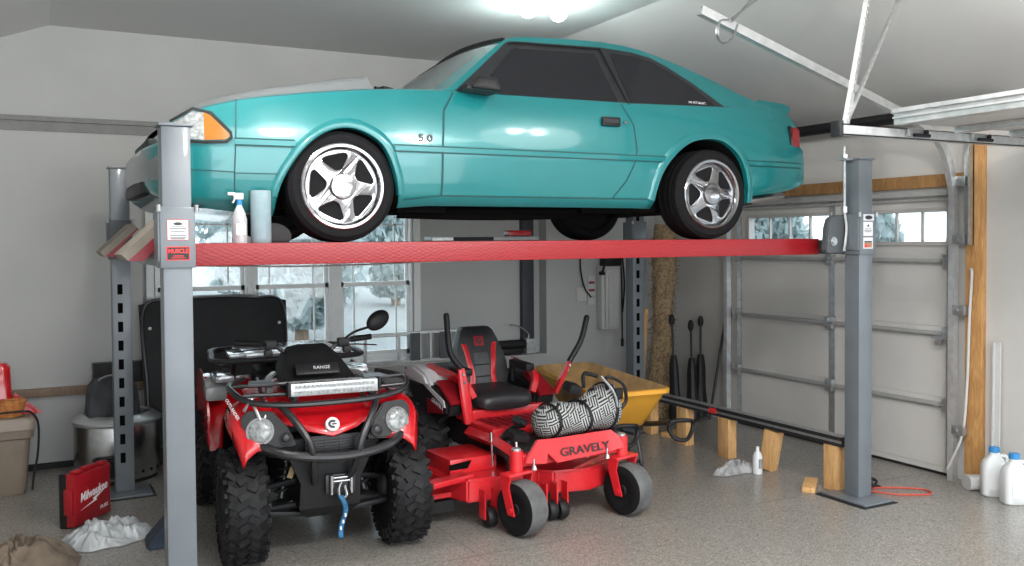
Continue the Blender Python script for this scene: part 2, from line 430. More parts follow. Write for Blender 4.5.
# windows: three double hung units
for i, (x0, x1) in enumerate(((.91, 1.675), (1.725, 2.43), (2.50, 3.225))):
    t = thing('window_%d' % (i+1), ['left', 'middle', 'right'][i]+' double hung white window above the stem wall', 'window', ((x0+x1)/2, YB+.16, WZ0))
    t['kind'] = 'structure'
    w = (x1-x0)/2; h = WZ1-WZ0; mz = 1.378-WZ0
    b = MB()
    for s in (-1, 1): b.bx(s*w, s*(w-.022), -.03, .08, 0, h, bev=.004)
    b.bx(-w, w, -.03, .08, 0, .05, bev=.004); b.bx(-w, w, -.03, .08, h-.05, h, bev=.004)
    b.build('window_frame', 'white', t)
    for nm, z0, z1, dy in (('lower_sash', .05, mz+.02, 0), ('upper_sash', mz-.02, h-.05, .03)):
        b = MB(); a = w-.022
        for s in (-1, 1): b.bx(s*a, s*(a-.03), dy, dy+.03, z0, z1)
        b.bx(-a, a, dy, dy+.03, z0, z0+.04); b.bx(-a, a, dy, dy+.03, z1-.04, z1)
        for s in (-1, 1): b.bx(s*(a-.14), s*(a-.125), dy+.008, dy+.022, z0+.03, z1-.03)
        zz = z0+.16 if nm[0] == 'l' else z1-.16
        b.bx(-a, a, dy+.008, dy+.022, zz, zz+.014)
        sa = b.build(nm, 'white', t, smooth=0)
        b = MB(); b.bx(-a+.03, a-.03, dy+.013, dy+.017, z0+.03, z1-.03); b.build('pane', 'pane', sa, smooth=0)
b = MB(); b.bx(.82, 3.23, YB+.10, YB+.16, .626, .66, bev=.004)
b.bx(.84, .90, YB+.11, YB+.15, .64, 2.2); b.bx(3.235, 3.30, YB+.11, YB+.15, .64, 2.2)
b.bx(1.67, 1.73, YB+.12, YB+.20, .64, 2.2); b.bx(2.425, 2.505, YB+.12, YB+.20, .64, 2.2); b.bx(.8, 3.26, YB+.11, YB+.15, 2.14, 2.22)
struct(b.build('trim_6', 'white', smooth=0))

# garage door 1 (closed)
t = thing('door_1', 'closed sectional garage door with a row of small window panes behind the right lift post', 'garage door', (X1, (D1a+D1b)/2, 0))
t['kind'] = 'structure'
hw_ = (D1b-D1a)/2; cY = (D1a+D1b)/2
zs_ = [0.012, .533, 1.062, 1.602, 2.13]
ygroups = [[(5.60+.245*k-cY, 5.60+.245*(k+1)-cY) for k in range(4)], [(4.475+.235*k-cY, 4.475+.235*(k+1)-cY) for k in range(4)]]
WB0, WB1 = 1.745, 1.968
for k in range(4):
    b = MB()
    if k < 3:
        b.bx(-.0, .045, -hw_, hw_, zs_[k]+.006, zs_[k+1]-.006, bev=.004)
        for a, c in ((-hw_+.06, -.03), (.03, hw_-.06)): b.bx(-.006, .0, a, c, zs_[k]+.05, zs_[k+1]-.05, bev=.003)
    else:
        b.bx(0, .045, -hw_, hw_, zs_[k]+.006, WB0); b.bx(0, .045, -hw_, hw_, WB1, zs_[4])
        ed = [-hw_, ygroups[1][0][0], ygroups[1][3][1], ygroups[0][0][0], ygroups[0][3][1], hw_]
        for a, c in ((0, 1), (2, 3), (4, 5)): b.bx(0, .045, ed[a], ed[c], WB0, WB1)
    sec = b.build('door_section', 'doorpanel', t, smooth=0)
    if k == 3:
        for g in ygroups:
            b = MB(); a, c = g[0][0], g[3][1]
            b.bx(-.02, .05, a-.025, c+.025, WB0-.03, WB0, bev=.003); b.bx(-.02, .05, a-.025, c+.025, WB1, WB1+.03, bev=.003)
            b.bx(-.02, .05, a-.025, a+.004, WB0, WB1); b.bx(-.02, .05, c-.004, c+.025, WB0, WB1)
            for q in range(1, 4): b.bx(.008, .03, g[q][0]-.008, g[q][0]+.008, WB0, WB1)
            fr = b.build('window_frame', 'doorframe', sec, smooth=0)
            b = MB(); b.bx(.02, .026, a, c, WB0, WB1); b.build('pane', 'pane', fr, smooth=0)
b = MB()
for z in zs_[1:4]:
    b.bx(-.05, -.003, -hw_+.03, hw_-.03, z-.012, z+.012, bev=.003); b.bx(-.02, -.003, -hw_+.03, hw_-.03, z-.028, z-.012)
b.bx(-.05, -.003, -hw_+.03, hw_-.03, 2.085, 2.125, bev=.004); b.bx(-.03, -.003, -hw_+.03, hw_-.03, 2.05, 2.068)
b.build('section_strut', 'strut', t)
for y in (-hw_+.03, 5.573-cY, hw_-.03):
    b = MB()
    for k in range(4): b.bx(-.012, -.002, y-.03, y+.03, zs_[k]+.03, zs_[k+1]-.03)
    for z in zs_[1:4]:
        b.bx(-.06, -.006, y-.035, y+.035, z-.05, z+.05, bev=.005); b.cyl((-.05, y-.05, z), (-.05, y+.05, z), .012)
        for q in (-.12, -.2, .12, .2): b.cyl((-.016, y, z+q), (-.006, y, z+q), .012, seg=8)
    b.build('door_stile', 'galv', t)
b = MB(); b.bx(-.004, .045, -hw_, hw_, 0, .014); b.build('bottom_seal', 'bk', t, smooth=0)
b = MB(); b.bx(-.09, -.06, -hw_+.05, -hw_+.10, .98, 1.05, bev=.004); b.cyl((-.075, -hw_-.0, 1.03), (-.075, -hw_+.14, 1.03), .008); b.build('slide_bolt', 'galv', t)
# tracks of door 1
def track(name, pts, label, w=.027, d=.045):
    P = cat(pts, 6) if len(pts) > 2 else [Vector(p) for p in pts]
    b = MB(); L = len(P)
    prof = [(-w, 0), (-w, d), (-w+.006, d), (-w+.006, .006), (w-.006, .006), (w-.006, d*.6), (w, d*.6), (w, 0)]
    rings = []
    for i, p in enumerate(P):
        dd = (P[min(i+1, L-1)]-P[max(i-1, 0)]).normalized(); sd = Vector((0, 1, 0)); nn = sd.cross(dd).normalized()
        rings.append([p+nn*a*1.+sd*c for a, c in prof])
    b.loft(rings)
    o = b.build(name, 'galv_w'); tag(o, label, 'track'); return o
track('door_track', [(5.93, 4.36, 0.0), (5.93, 4.36, .9), (5.93, 4.36, 1.95), (5.90, 4.36, 2.20), (5.80, 4.36, 2.43), (5.62, 4.36, 2.555), (5.3, 4.36, 2.665), (3.60, 4.36, 3.16)],
      'steel garage door track, tall curved one on the right side, rising along the ceiling slope')
track('door_track', [(5.93, 6.80, 0.0), (5.93, 6.80, 1.95), (5.90, 6.80, 2.20), (5.80, 6.80, 2.43), (5.62, 6.80, 2.53), (5.3, 6.80, 2.60)],
      'steel garage door track on the left edge of the closed door, behind the lift')
t = thing('track_bracket', 'galvanised vertical angle with jamb brackets beside the curved door track', 'bracket', (5.95, 4.27, 0))
b = MB(); b.bx(-.012, 0, -.035, .035, 1.72, 2.5); b.bx(-.06, 0, -.035, -.027, 1.72, 2.5); b.build('angle_iron', 'galv', t, smooth=0)
for z in (.38, 1.25, 1.76, 2.18):
    b = MB(); b.bx(-.05, -.0, .0, .10, z-.035, z+.035, bev=.003); b.cyl((-.06, .06, z), (-.045, .06, z), .012, seg=8); b.build('jamb_bracket', 'galv', t)
# torsion shaft
b = MB(); b.cyl((5.86, 4.0, 2.69), (5.86, 6.95, 2.69), .045); b.cyl((5.86, 6.9, 2.69), (5.86, 7.0, 2.69), .07)
for y in (4.05, 6.0): b.bx(5.84, X1, y-.02, y+.02, 2.62, 2.74)
tag(b.build('torsion_shaft', 'bk'), 'long black torsion spring tube high on the wall above the closed garage door', 'spring')
# track end hook and hangers
t = thing('track_hanger', 'pair of perforated angle hangers holding the upper end of the sloping door track', 'hanger', (3.80, 4.36, 3.10))
b = MB()
for q, dx in ((-.03, .30), (.03, .42)):
    b.tube([(0, q, 0), (dx*.9, q, .26)], .02, seg=4, curve=False, flat=.35)
b.build('perforated_angle', 'galv', t)
t2 = b = MB(); b.tube([(0, 0, .02), (-.07, 0, .0), (-.085, 0, -.08), (-.04, 0, -.125), (.03, 0, -.09), (.07, 0, .0)], .016, seg=6, flat=.4)
b.build('hook_strap', 'galv', t)
t = thing('overhead_rail', 'horizontal bright steel rail below the open garage door panel', 'rail', (4.03, 3.72, 2.39))
b = MB(); b.bx(0, 1.93, -.03, -.024, -.03, .03); b.bx(0, 1.93, -.03, .03, .024, .03); b.bx(0, 1.93, -.03, .03, -.03, -.024); b.build('rail_channel', 'galv_w', t, smooth=0)
b = MB(); b.bx(-.012, .02, -.035, .035, -.04, .05, bev=.006); b.build('end_bracket', 'bk2', t)
for x in (.62, 1.2, 1.75):
    b = MB(); b.bx(x-.09, x+.09, -.055, -.032, -.02, .025, bev=.006); b.cyl((x-.06, -.07, -.012), (x+.07, -.07, -.012), .011, m=1); b.cyl((x+.05, -.07, .01), (x+.05, -.05, .01), .014, m=1); b.build('roller_hinge', ['galv', 'bk'], t)
t = thing('rail_hanger', 'two long perforated steel straps hanging from the ceiling to the end of the overhead rail', 'hanger', (4.08, 3.70, 2.42))
for x1, y1, w in ((.17, 0, .03), (.42, .02, .02)):
    b = MB(); p0, p1 = Vector((0, 0, 0)), Vector((x1*1.35, y1, .955))
    b.tube([p0, p1], w, seg=4, curve=False, flat=.3)
    for k in range(26):
        q = p0.lerp(p1, (k+.5)/26); b.box(q+Vector((0, -.011, 0)), (.009, .006, .016), m=1)
    b.build('perforated_strap', ['galv', 'strut'], t, smooth=0)
# door 2 (open, lying overhead)
t = thing('door_2', 'open garage door lying flat overhead at the right', 'garage door', (4.41, 2.5, 2.44)); t['kind'] = 'structure'
for k in range(3):
    b = MB(); b.bx(.52*k+.004, .52*(k+1)-.004, -1.14, 1.14, .0, .045, bev=.004); b.build('door_section', 'doorpanel', t)
b = MB(); b.bx(-.012, .06, -1.14, 1.14, -.015, .075, bev=.006); b.bx(-.03, .0, -1.14, 1.14, .052, .075); b.bx(-.022, -.0, -1.14, 1.14, .02, .03)
for k in (1, 2): b.bx(.52*k-.03, .52*k+.03, -1.12, 1.12, -.04, .0, bev=.005)
b.build('section_strut', 'galv_w', t)

# ------------------------------------------------------------------ outdoors
b = MB(); b.bx(-30, X0-.6, -20, 40, -.3, -.15); b.bx(X0-.6, 6.2, YB+.35, 40, -.3, -.15); b.bx(6.2, 40, -20, 40, -.3, -.15)
def hill(u, v):
    x = -25+70*u; y = 9+30*v
    return (x, y, -.25+max(0, y-13)*.045+.25*math.sin(x*.4)*v)
b.grid(hill, 20, 14)
def hill2(u, v):
    y = -20+45*u; x = 7+30*v
    return (x, y, -.25+max(0, x-10)*.05+.2*math.sin(y*.5)*v)
b.grid(hill2, 20, 14)
struct(b.build('ground', 'snow'))
def tree(x, y, h, w, label, seed, kind):
    rnd = random.Random(seed)
    t = thing('tree', label, 'tree', (x, y, .1), group='trees outside the windows')
    b = MB(); b.cyl((0, 0, -.3), (0, 0, h*.6), .14, .05, seg=8); b.build('trunk', 'rail', t)
    V, Fc = [], []
    for k in range(3600):
        a = rnd.random()*2*PI; zz = rnd.random()**.8; env = (1-zz*.7) if kind else math.sin(PI*(.12+.84*zz))
        lobe = .75+.25*math.sin(3*a+5*zz+seed)
        rr = w*env*lobe*rnd.random()**.4
        c = Vector((math.cos(a)*rr, math.sin(a)*rr, h*(.06+.92*zz))); q = .07+.07*rnd.random()
        e = Euler((rnd.random()*6, rnd.random()*6, rnd.random()*6)).to_matrix(); n0 = len(V)
        for p in ((-q, -q*.6, 0), (q, -q*.6, 0), (q, q*.6, 0), (-q, q*.6, 0)): V.append(c+e @ Vector(p))
        Fc.append((n0, n0+1, n0+2, n0+3))
    me = bpy.data.meshes.new('foliage'); me.from_pydata(V, [], Fc); me.materials.append(M['leaf'])
    o = bpy.data.objects.new('foliage', me); COL.objects.link(o); o.parent = t
TL = [(.6, 17, 5.0, 1.3, 'hazy rounded tree beyond the left window'), (4.4, 21.5, 5.6, 1.7, 'hazy broad tree beyond the middle window'), (8.2, 22, 4.6, 1.6, 'hazy tree beyond the right window of the three'), (4.2, 16, 3.2, 1.2, 'hazy tree beyond the far right edge of the triple window'),
      (15.5, 13.6, 3.0, 1.3, 'bluish tree outside the left garage door panes'), (16.5, 17.2, 3.4, 1.6, 'bluish tree outside the leftmost garage door pane'), (15.0, 10.4, 2.5, 1.2, 'bluish tree outside garage door panes near the lift post'), (17.0, 8.4, 2.4, 1.2, 'low bluish tree outside the right garage door panes')]
for i, (x, y, h, w, l) in enumerate(TL): tree(x, y, h, w, l, 30+i, i > 3)

# ------------------------------------------------------------------ car on the lift
ZR = 1.775; YC = 5.67; XC = 2.75
car = thing('car', 'teal three door hatchback coupe raised on the red runways of the lift', 'car', (XC, YC, ZR))
OFF = (XC, 0, 0)
def nose(T): return [(.53+(x-.47)*(.17/.23) if x < .70 else x, v) for x, v in T]
def interp(T, x):
    if x <= T[0][0]: return T[0][1]
    for (a, fa), (c, fc) in zip(T, T[1:]):
        if x <= c: return fa+(fc-fa)*(x-a)/(c-a)
    return T[-1][1]
HW = [(.47, .46), (.49, .56), (.53, .66), (.60, .75), (.70, .80), (.85, .838), (1.0, .857), (1.3, .872), (2.0, .878), (3.5, .878), (4.2, .872), (4.6, .855), (4.85, .828), (4.95, .80), (4.985, .75)]
ZB = [(.47, .31), (.52, .26), (.60, .22), (.72, .19), (.92, .165), (1.14, .14), (1.82, .19), (2.0, .205), (3.5, .205), (3.6, .2), (4.37, .29), (4.45, .30), (4.75, .335), (4.92, .375), (4.985, .42)]
ZS = [(.47, .49), (.55, .51), (.57, .56), (.62, .605), (.7, .648), (.8, .692), (.936, .730), (1.08, .758), (1.293, .792), (1.63, .836), (1.866, .855), (2.11, .868), (2.3, .868), (3.46, .878), (4.25, .905), (4.6, .935), (4.79, .93), (4.875, .85), (4.91, .80), (4.918, .655), (4.965, .62), (4.985, .57)]
HW, ZB, ZS = nose(HW), nose(ZB), nose(ZS)
DZ = [(.13, .075), (.19, .055), (.25, .032), (.35, .012), (.46, 0), (.54, 0), (.62, .008), (.75, .030), (.85, .058), (.92, .085), (1.0, .12)]
def hwz(x, z): return interp(HW, x)-interp(DZ, z)
def sideY(x, z, off=0.): return -(hwz(x, z)+off)
xs = sorted(set([.53, .538, .548, .562, .58, .60, .62, .645, .67]+[p[0] for p in ZS]+[.70+.06*k for k in range(71)]+[4.88, 4.90, 4.93, 4.95, 4.975, 4.985]))
xs = [x for x in xs if .53 <= x <= 4.985]
US = [0, .05, .12, .2, .3, .4, .5, .58, .66, .74, .82, .9, .96, 1]
rings = []
for x in xs:
    zb, zs, h = interp(ZB, x), interp(ZS, x), interp(HW, x)
    half = [(0, zb+.01), (h*.55, zb+.005), (h-.14, zb-.0)]
    half += [(hwz(x, zb+(zs-zb)*u)-(.02 if u == 0 else 0), zb+(zs-zb)*u) for u in US]
    ys = half[-1][0]; cr = .006 if x < 2.05 else .03 if x < 4.7 else .01
    half += [(ys-.02, zs+.010), (ys-.06, zs+.015), (ys*.66, zs+.012+cr*.75), (ys*.33, zs+.012+cr*.95), (0, zs+.012+cr)]
    ring = [Vector((x, -y, z)) for y, z in half]+[Vector((x, y, z)) for y, z in half[-2:0:-1]]
    rings.append(ring)
b = MB(); b.loft(rings)
body = b.build('car_body', ['teal', 'void'], car, smooth=40, off=OFF)
FA = [(1.125, -.1), (1.135, .13), (1.165, .303), (1.255, .463), (1.371, .572), (1.498, .619), (1.622, .600), (1.736, .515), (1.81, .33), (1.825, .15), (1.83, -.1)]
RA = [(3.56, -.1), (3.57, .15), (3.611, .387), (3.708, .53), (3.857, .635), (4.008, .67), (4.154, .656), (4.286, .56), (4.357, .405), (4.378, .25), (4.385, -.1)]
def smooth2(A, n=5): return [(p.x, p.y) for p in cat([(a, c, 0) for a, c in A], n)]
FA, RA = smooth2(FA), smooth2(RA)
cutters = []
for A in (FA, RA):
    for s in (-1, 1):
        c = MB(); c.prism(A, (0, -.40 if s < 0 else 1.0, 0), (1, 0, 0), (0, 0, 1), .6 if s < 0 else .6)
        for f in c.bm.faces: f.material_index = 1
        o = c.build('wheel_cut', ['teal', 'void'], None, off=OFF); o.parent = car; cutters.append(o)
for o in cutters:
    md = body.modifiers.new('cut', 'BOOLEAN'); md.operation = 'DIFFERENCE'; md.solver = 'EXACT'; md.object = o
bpy.context.view_layer.update()
me = bpy.data.meshes.new_from_object(body.evaluated_get(bpy.context.evaluated_depsgraph_get()))
body.modifiers.clear(); body.data = me
for o in cutters: bpy.data.objects.remove(o)
def ribbon(b, pts, w, off=.003, m=0, side=-1, n=8, curve=False):
    P = [Vector((p[0], p[1], 0)) for p in pts]
    if curve: P = cat(P, n)
    else:
        Q = []
        for a, c in zip(P, P[1:]):
            k = max(1, int((c-a).length/.05)); Q += [a.lerp(c, i/k) for i in range(k)]
        P = Q+[P[-1]]
    rings = []
    for i, p in enumerate(P):
        d = (P[min(i+1, len(P)-1)]-P[max(i-1, 0)]).normalized(); nn = Vector((-d.y, d.x, 0))
        r = []
        for q in (-w/2, w/2):
            a = p+nn*q; r.append(Vector((a.x, side*(hwz(a.x, a.y)+off), a.y)))
        rings.append(r)
    b.loft(rings, caps=False, closed_v=False, m=m)
for s in (-1, 1):
    for A in (FA, RA):
        b = MB()
        A2 = [p for p in A if p[1] > .235]; cx = sum(p[0] for p in A2)/len(A2)
        P = []
        rr = []
        for off_, wd in ((-.03, -.004), (.005, 0), (.009, .010), (.008, .028), (.003, .04), (-.002, .05)):
            rr.append([Vector((cx+(x-cx)*(1+wd/.35), s*(hwz(x, min(z, .8))+off_), .12+(z-.12)*(1+wd/.48))) for x, z in A2])
        b.loft(rr, caps=False, closed_v=False)
        b.build('wheel_arch_lip', 'teal', car, off=OFF, smooth=50)
    # door skin, seams and mouldings
    b = MB()
    dp = [(2.175, .865), (2.10, .749), (2.078, .521), (2.081, .262), (3.25, .262), (3.35, .38), (3.41, .50), (3.425, .574), (3.416, .732), (3.345, .868)]
    b.clip(dp, lambda x, z: (x, s*(hwz(x, z)+.003), z), .05)
    door = b.build('door', 'teal', car, off=OFF)
    b = MB(); ribbon(b, dp, .010, .0048, side=s); b.build('door_seam', 'seam', door, off=OFF, smooth=0)
    b = MB(); b.box((3.235, s*.868, .745), (.135, .02, .058), bev=.008); b.box((3.235, s*.878, .748), (.105, .008, .020), m=1)
    b.build('door_handle', ['bk', 'bk2'], door, off=OFF)
    b = MB(); b.cyl((3.345, s*.85, .745), (3.345, s*.865, .745), .011); b.build('door_lock', 'chrome', door, off=OFF)
    b = MB()
    for zz, w in ((.538, .009), (.503, .007), (.36, .005)):
        segs = [(.93, 1.235 if zz > .4 else 1.17), (1.78 if zz > .45 else 1.83, 3.66 if zz > .4 else 3.60), (4.34, 4.90)]
        if zz < .4: segs = [(.93, 1.165)]
        for a, c in segs: ribbon(b, [(a, zz), (c, zz)], w, .0052, side=s)
    ribbon(b, [(.935, .19), (.93, .36), (.935, .52), (.945, .745)], .007, .003, side=s)
    ribbon(b, [(1.85, .235), (2.08, .262), (3.27, .262), (3.56, .26)], .007, .005, side=s)
    ribbon(b, [(.72, .375), (.93, .365)], .006, .003, side=s)
    b.build('panel_gap', 'seam', car, off=OFF, smooth=0)
    b = MB()
    for a, c in ((.93, 1.24), (1.79, 3.65), (4.35, 4.9)): ribbon(b, [(a, .521), (c, .521)], .026, .0075, side=s)
    b.build('side_moulding', 'teal', car, off=OFF)
    # lamps
    b = MB(); b.clip([(.625, .535), (.79, .525), (.79, .665), (.735, .672), (.64, .61)], lambda x, z: (x, s*(hwz(x, z)+.006), z), .03)
    hl = b.build('headlamp', 'lens', car, off=OFF)
    b = MB(); b.clip([(.785, .525), (.885, .530), (.905, .545), (.905, .56), (.815, .655), (.785, .668)], lambda x, z: (x, s*(hwz(x, z)+.007), z), .03)
    lab(b.build('turn_signal', 'amber', hl, off=OFF), 'amber corner lens of the headlamp')
    b = MB(); ribbon(b, [(.62, .522), (.79, .513), (.89, .518), (.915, .54), (.912, .568), (.82, .667), (.735, .685), (.63, .62)], .014, .008, side=s); b.build('lamp_gasket', 'bk', hl, off=OFF)
    b = MB(); b.prism([(4.808, .645), (4.905, .645), (4.90, .79), (4.812, .80)], (0, s*.815, 0), (1, 0, 0), (0, 0, 1), .30*s, bev=.012)
    tl = b.build('tail_lamp', 'redlens', car, off=OFF)
    b = MB(); b.box((4.803, s*.775, .722), (.014, .085, .165), bev=.004); b.build('lamp_gasket', 'bk', tl, off=OFF)
# greenhouse
OUT = [(2.10, .868), (2.166, .895), (2.30, 1.0), (2.434, 1.107), (2.56, 1.205), (2.639, 1.258), (2.70, 1.279), (2.78, 1.292), (2.90, 1.301), (3.15, 1.314), (3.373, 1.319), (3.55, 1.309), (3.686, 1.290), (3.833, 1.248), (4.00, 1.192), (4.13, 1.142), (4.30, 1.071), (4.423, 1.014), (4.54, .968), (4.66, .945)]
def gy(z): return .80-.59*(z-.87)
rings = []
for i, (x, z) in enumerate(OUT):
    fr = min(1, max(0, (2.78-x)/.68)); rb = min(1, max(0, (x-3.6)/.9))
    y = gy(z) if z > .87 else .80
    r = []
    for k in range(13):
        s = -1+2*k/12; q = 1-s*s
        r.append(Vector((x-.17*fr*q*(1 if i else 1)+.05*rb*q*(1-rb*.8), y*s, z+.032*q*(.6 if fr > .3 else 1)+(-.0))))
    rings.append(r)
b = MB()
b.loft(rings, caps=False, closed_v=False, mf=lambda i, j: (1 if 0 < i < 5 and 0 < j < 11 else 2 if 13 <= i <= 17 and 0 < j < 11 else 0))
for s in (-1, 1): b.face([Vector((x, s*(gy(z) if z > .87 else .80), z)) for x, z in OUT]+[Vector((4.66, s*.80, .84)), Vector((2.10, s*.80, .84))])
b.build('roof', ['teal', 'wsh', 'hatchglass'], car, off=OFF, smooth=25)
b = MB()   # windscreen surround
ws = []
for i in range(5, 0, -1): ws.append(rings[i][1])
b.tube([p+Vector((-.006, 0, .002)) for p in rings[5]], .011, seg=6, n=2)
b.tube([p+Vector((-.008, -.0, .002)) for p in [rings[i][11] for i in range(1, 6)]], .011, seg=6, n=2)
b.build('windscreen_moulding', 'bk', car, off=OFF)
b = MB(); b.tube([(1.90, .1, .965), (2.02, .22, .975), (2.16, .40, .985)], .012, seg=6); b.box((1.98, -.30, .932), (.14, .06, .035), rot=(0, .1, .3), bev=.012); b.tube([(1.90, -.25, .955), (2.02, -.12, .97), (2.1, .05, 1.0)], .010, seg=6)
b.build('wiper', 'bk', car, off=OFF)
for s in (-1, 1):
    g = lambda o: (lambda x, z: (x, s*(gy(z)+o), z))
    b = MB(); b.clip([(2.19, .872), (2.21, .845), (3.385, .852), (3.395, .872), (3.335, 1.276), (2.68, 1.252), (2.645, 1.243)], g(.004), .08); b.clip([(3.36, .853), (4.245, .893), (4.18, .945), (4.02, 1.072), (3.85, 1.182), (3.745, 1.236), (3.60, 1.262), (3.34, 1.276)], g(.005), .08)
    f = b.build('window_surround', 'bk2', car, off=OFF)
    b = MB(); b.clip([(2.33, .874), (3.335, .878), (3.285, 1.222), (2.69, 1.202), (2.66, 1.19)], g(.008), .1); b.build('side_glass', 'tint', f, off=OFF)
    b = MB(); b.clip([(3.435, .88), (4.15, .90), (4.02, 1.03), (3.85, 1.145), (3.735, 1.205), (3.60, 1.232), (3.41, 1.238)], g(.008), .1); q = b.build('quarter_glass', 'tint', f, off=OFF)
    if s < 0: text('lettering', 'MUSTANG', .028, 'sticker', q, (3.99-XC, -(gy(.918)+.0095), .918), (1, 0, 0), (0, .59*.0, 1), ext=.0005, sx=1.1)
    b = MB(); b.tube([(2.655, s*(gy(1.235)+.011), 1.232), (2.70, s*(gy(1.24)+.011), 1.242), (3.34, s*(gy(1.262)+.011), 1.262), (3.41, s*(gy(.87)+.011), .868)], .006, seg=6, curve=False); b.build('weatherstrip', 'bk', f, off=OFF)
    b = MB(); b.box((2.33, s*.935, .905), (.185, .10, .082), rot=(0, .10, s*.25), bev=.03, seg=4, taper=(.62, .8)); b.box((2.31, s*.865, .876), (.20, .13, .03), rot=(0, .08, 0), bev=.012)
    b.build('door_mirror', 'bk', car, off=OFF)
# hood with cowl scoop
def hoodz(x): return interp(ZS, x)+.016
def hoodf(u, v):
    x = .625+(1.985-.625)*u; s = -1+2*v; w = interp(HW, x)-interp(DZ, interp(ZS, x))-.022
    if x < .75: w -= (.75-x)*.6
    y = s*w; z = hoodz(x)+.034*(1-s*s)+.003
    sc = min(1, max(0, (.47-abs(y))/.17)); sc = sc*sc*(3-2*sc)
    z += sc*interp([(.66, 0), (.75, .016), (.855, .036), (1.134, .064), (1.426, .080), (1.671, .100), (1.874, .116)], x)-.016*s**8
    return Vector((x-.03*(1-s*s)*(x < .62), y, z))
b = MB(); b.grid(lambda u, v: hoodf(u*.882, v), 34, 48)
b.grid(lambda u, v: hoodf(.882, .2+.6*v)-Vector((-.004*u, 0, .11*u)), 3, 20)
b.build('hood', 'hood', car, off=OFF, smooth=30)
b = MB(); b.box((1.96, 0, .862), (.22, 1.2, .02)); b.build('cowl_panel', 'bk', car, off=OFF)
# nose details
b = MB(); b.box((.592, 0, .545), (.05, .70, .055), bev=.01); b.box((.575, 0, .30), (.12, .9, .07), bev=.02); b.build('grille', 'bk', car, off=OFF)
b = MB()
rg = []
for x, e in ((.455, .0), (.455, .03)):
    pass
for k in range(21):
    a = -1+2*k/20; y = a*.73; xx = .517+.10*abs(a)**3
    rg.append([Vector((xx-.012, y, .33)), Vector((xx-.02, y, .40)), Vector((xx-.012, y, .475)), Vector((xx+.03, y, .495)), Vector((xx+.03, y, .32))])
b.loft(rg); b.build('front_bumper_cover', 'bk2' if False else mat('bumper_grey', (.16, .18, .19), .3, .2, coat=.6), car, off=OFF)
b = MB(); b.prism([(4.52, .955), (4.60, .99), (4.84, .975), (4.90, .955), (4.90, .925), (4.86, .90)], (0, .72, 0), (1, 0, 0), (0, 0, 1), 1.44, bev=.008)
b.build('rear_spoiler', 'teal', car, off=OFF)
b = MB(); b.bx(4.905, 4.925, -.62, .62, .66, .79); b.build('rear_panel', 'bk', car, off=OFF)
b = MB(); b.bx(.95, 4.42, -.60, .60, .19, .40); b.tube([(1.9, -.62, .165), (2.4, -.64, .155), (3.0, -.60, .165), (3.45, -.5, .19)], .028); b.tube([(1.1, -.5, .2), (1.9, -.62, .18), (3.5, -.68, .19)], .018)
b.box((1.45, 0, .24), (.3, 1.1, .10)); b.cyl((4.05, -.7, .3), (4.05, .7, .3), .05); b.box((3.5, -.55, .21), (.12, .1, .12)); b.box((2.0, -.72, .20), (.3, .05, .06)); b.box((3.3, -.7, .2), (.4, .06, .05))
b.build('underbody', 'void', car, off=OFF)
for s in (-1, 1):
    b = MB(); b.tube([(4.40, s*.52, .26), (4.7, s*.52, .285), (5.0, s*.52, .315)], .036, seg=14); b.build('tail_pipe', 'chrome', car, off=OFF)
text('lettering', '5.0', .058, 'liftdark', car, (1.975-XC, sideY(1.975, .585, .005), .583), (1, 0, 0), (0, 0, 1), ext=.003, sx=1.25, bold=.001)
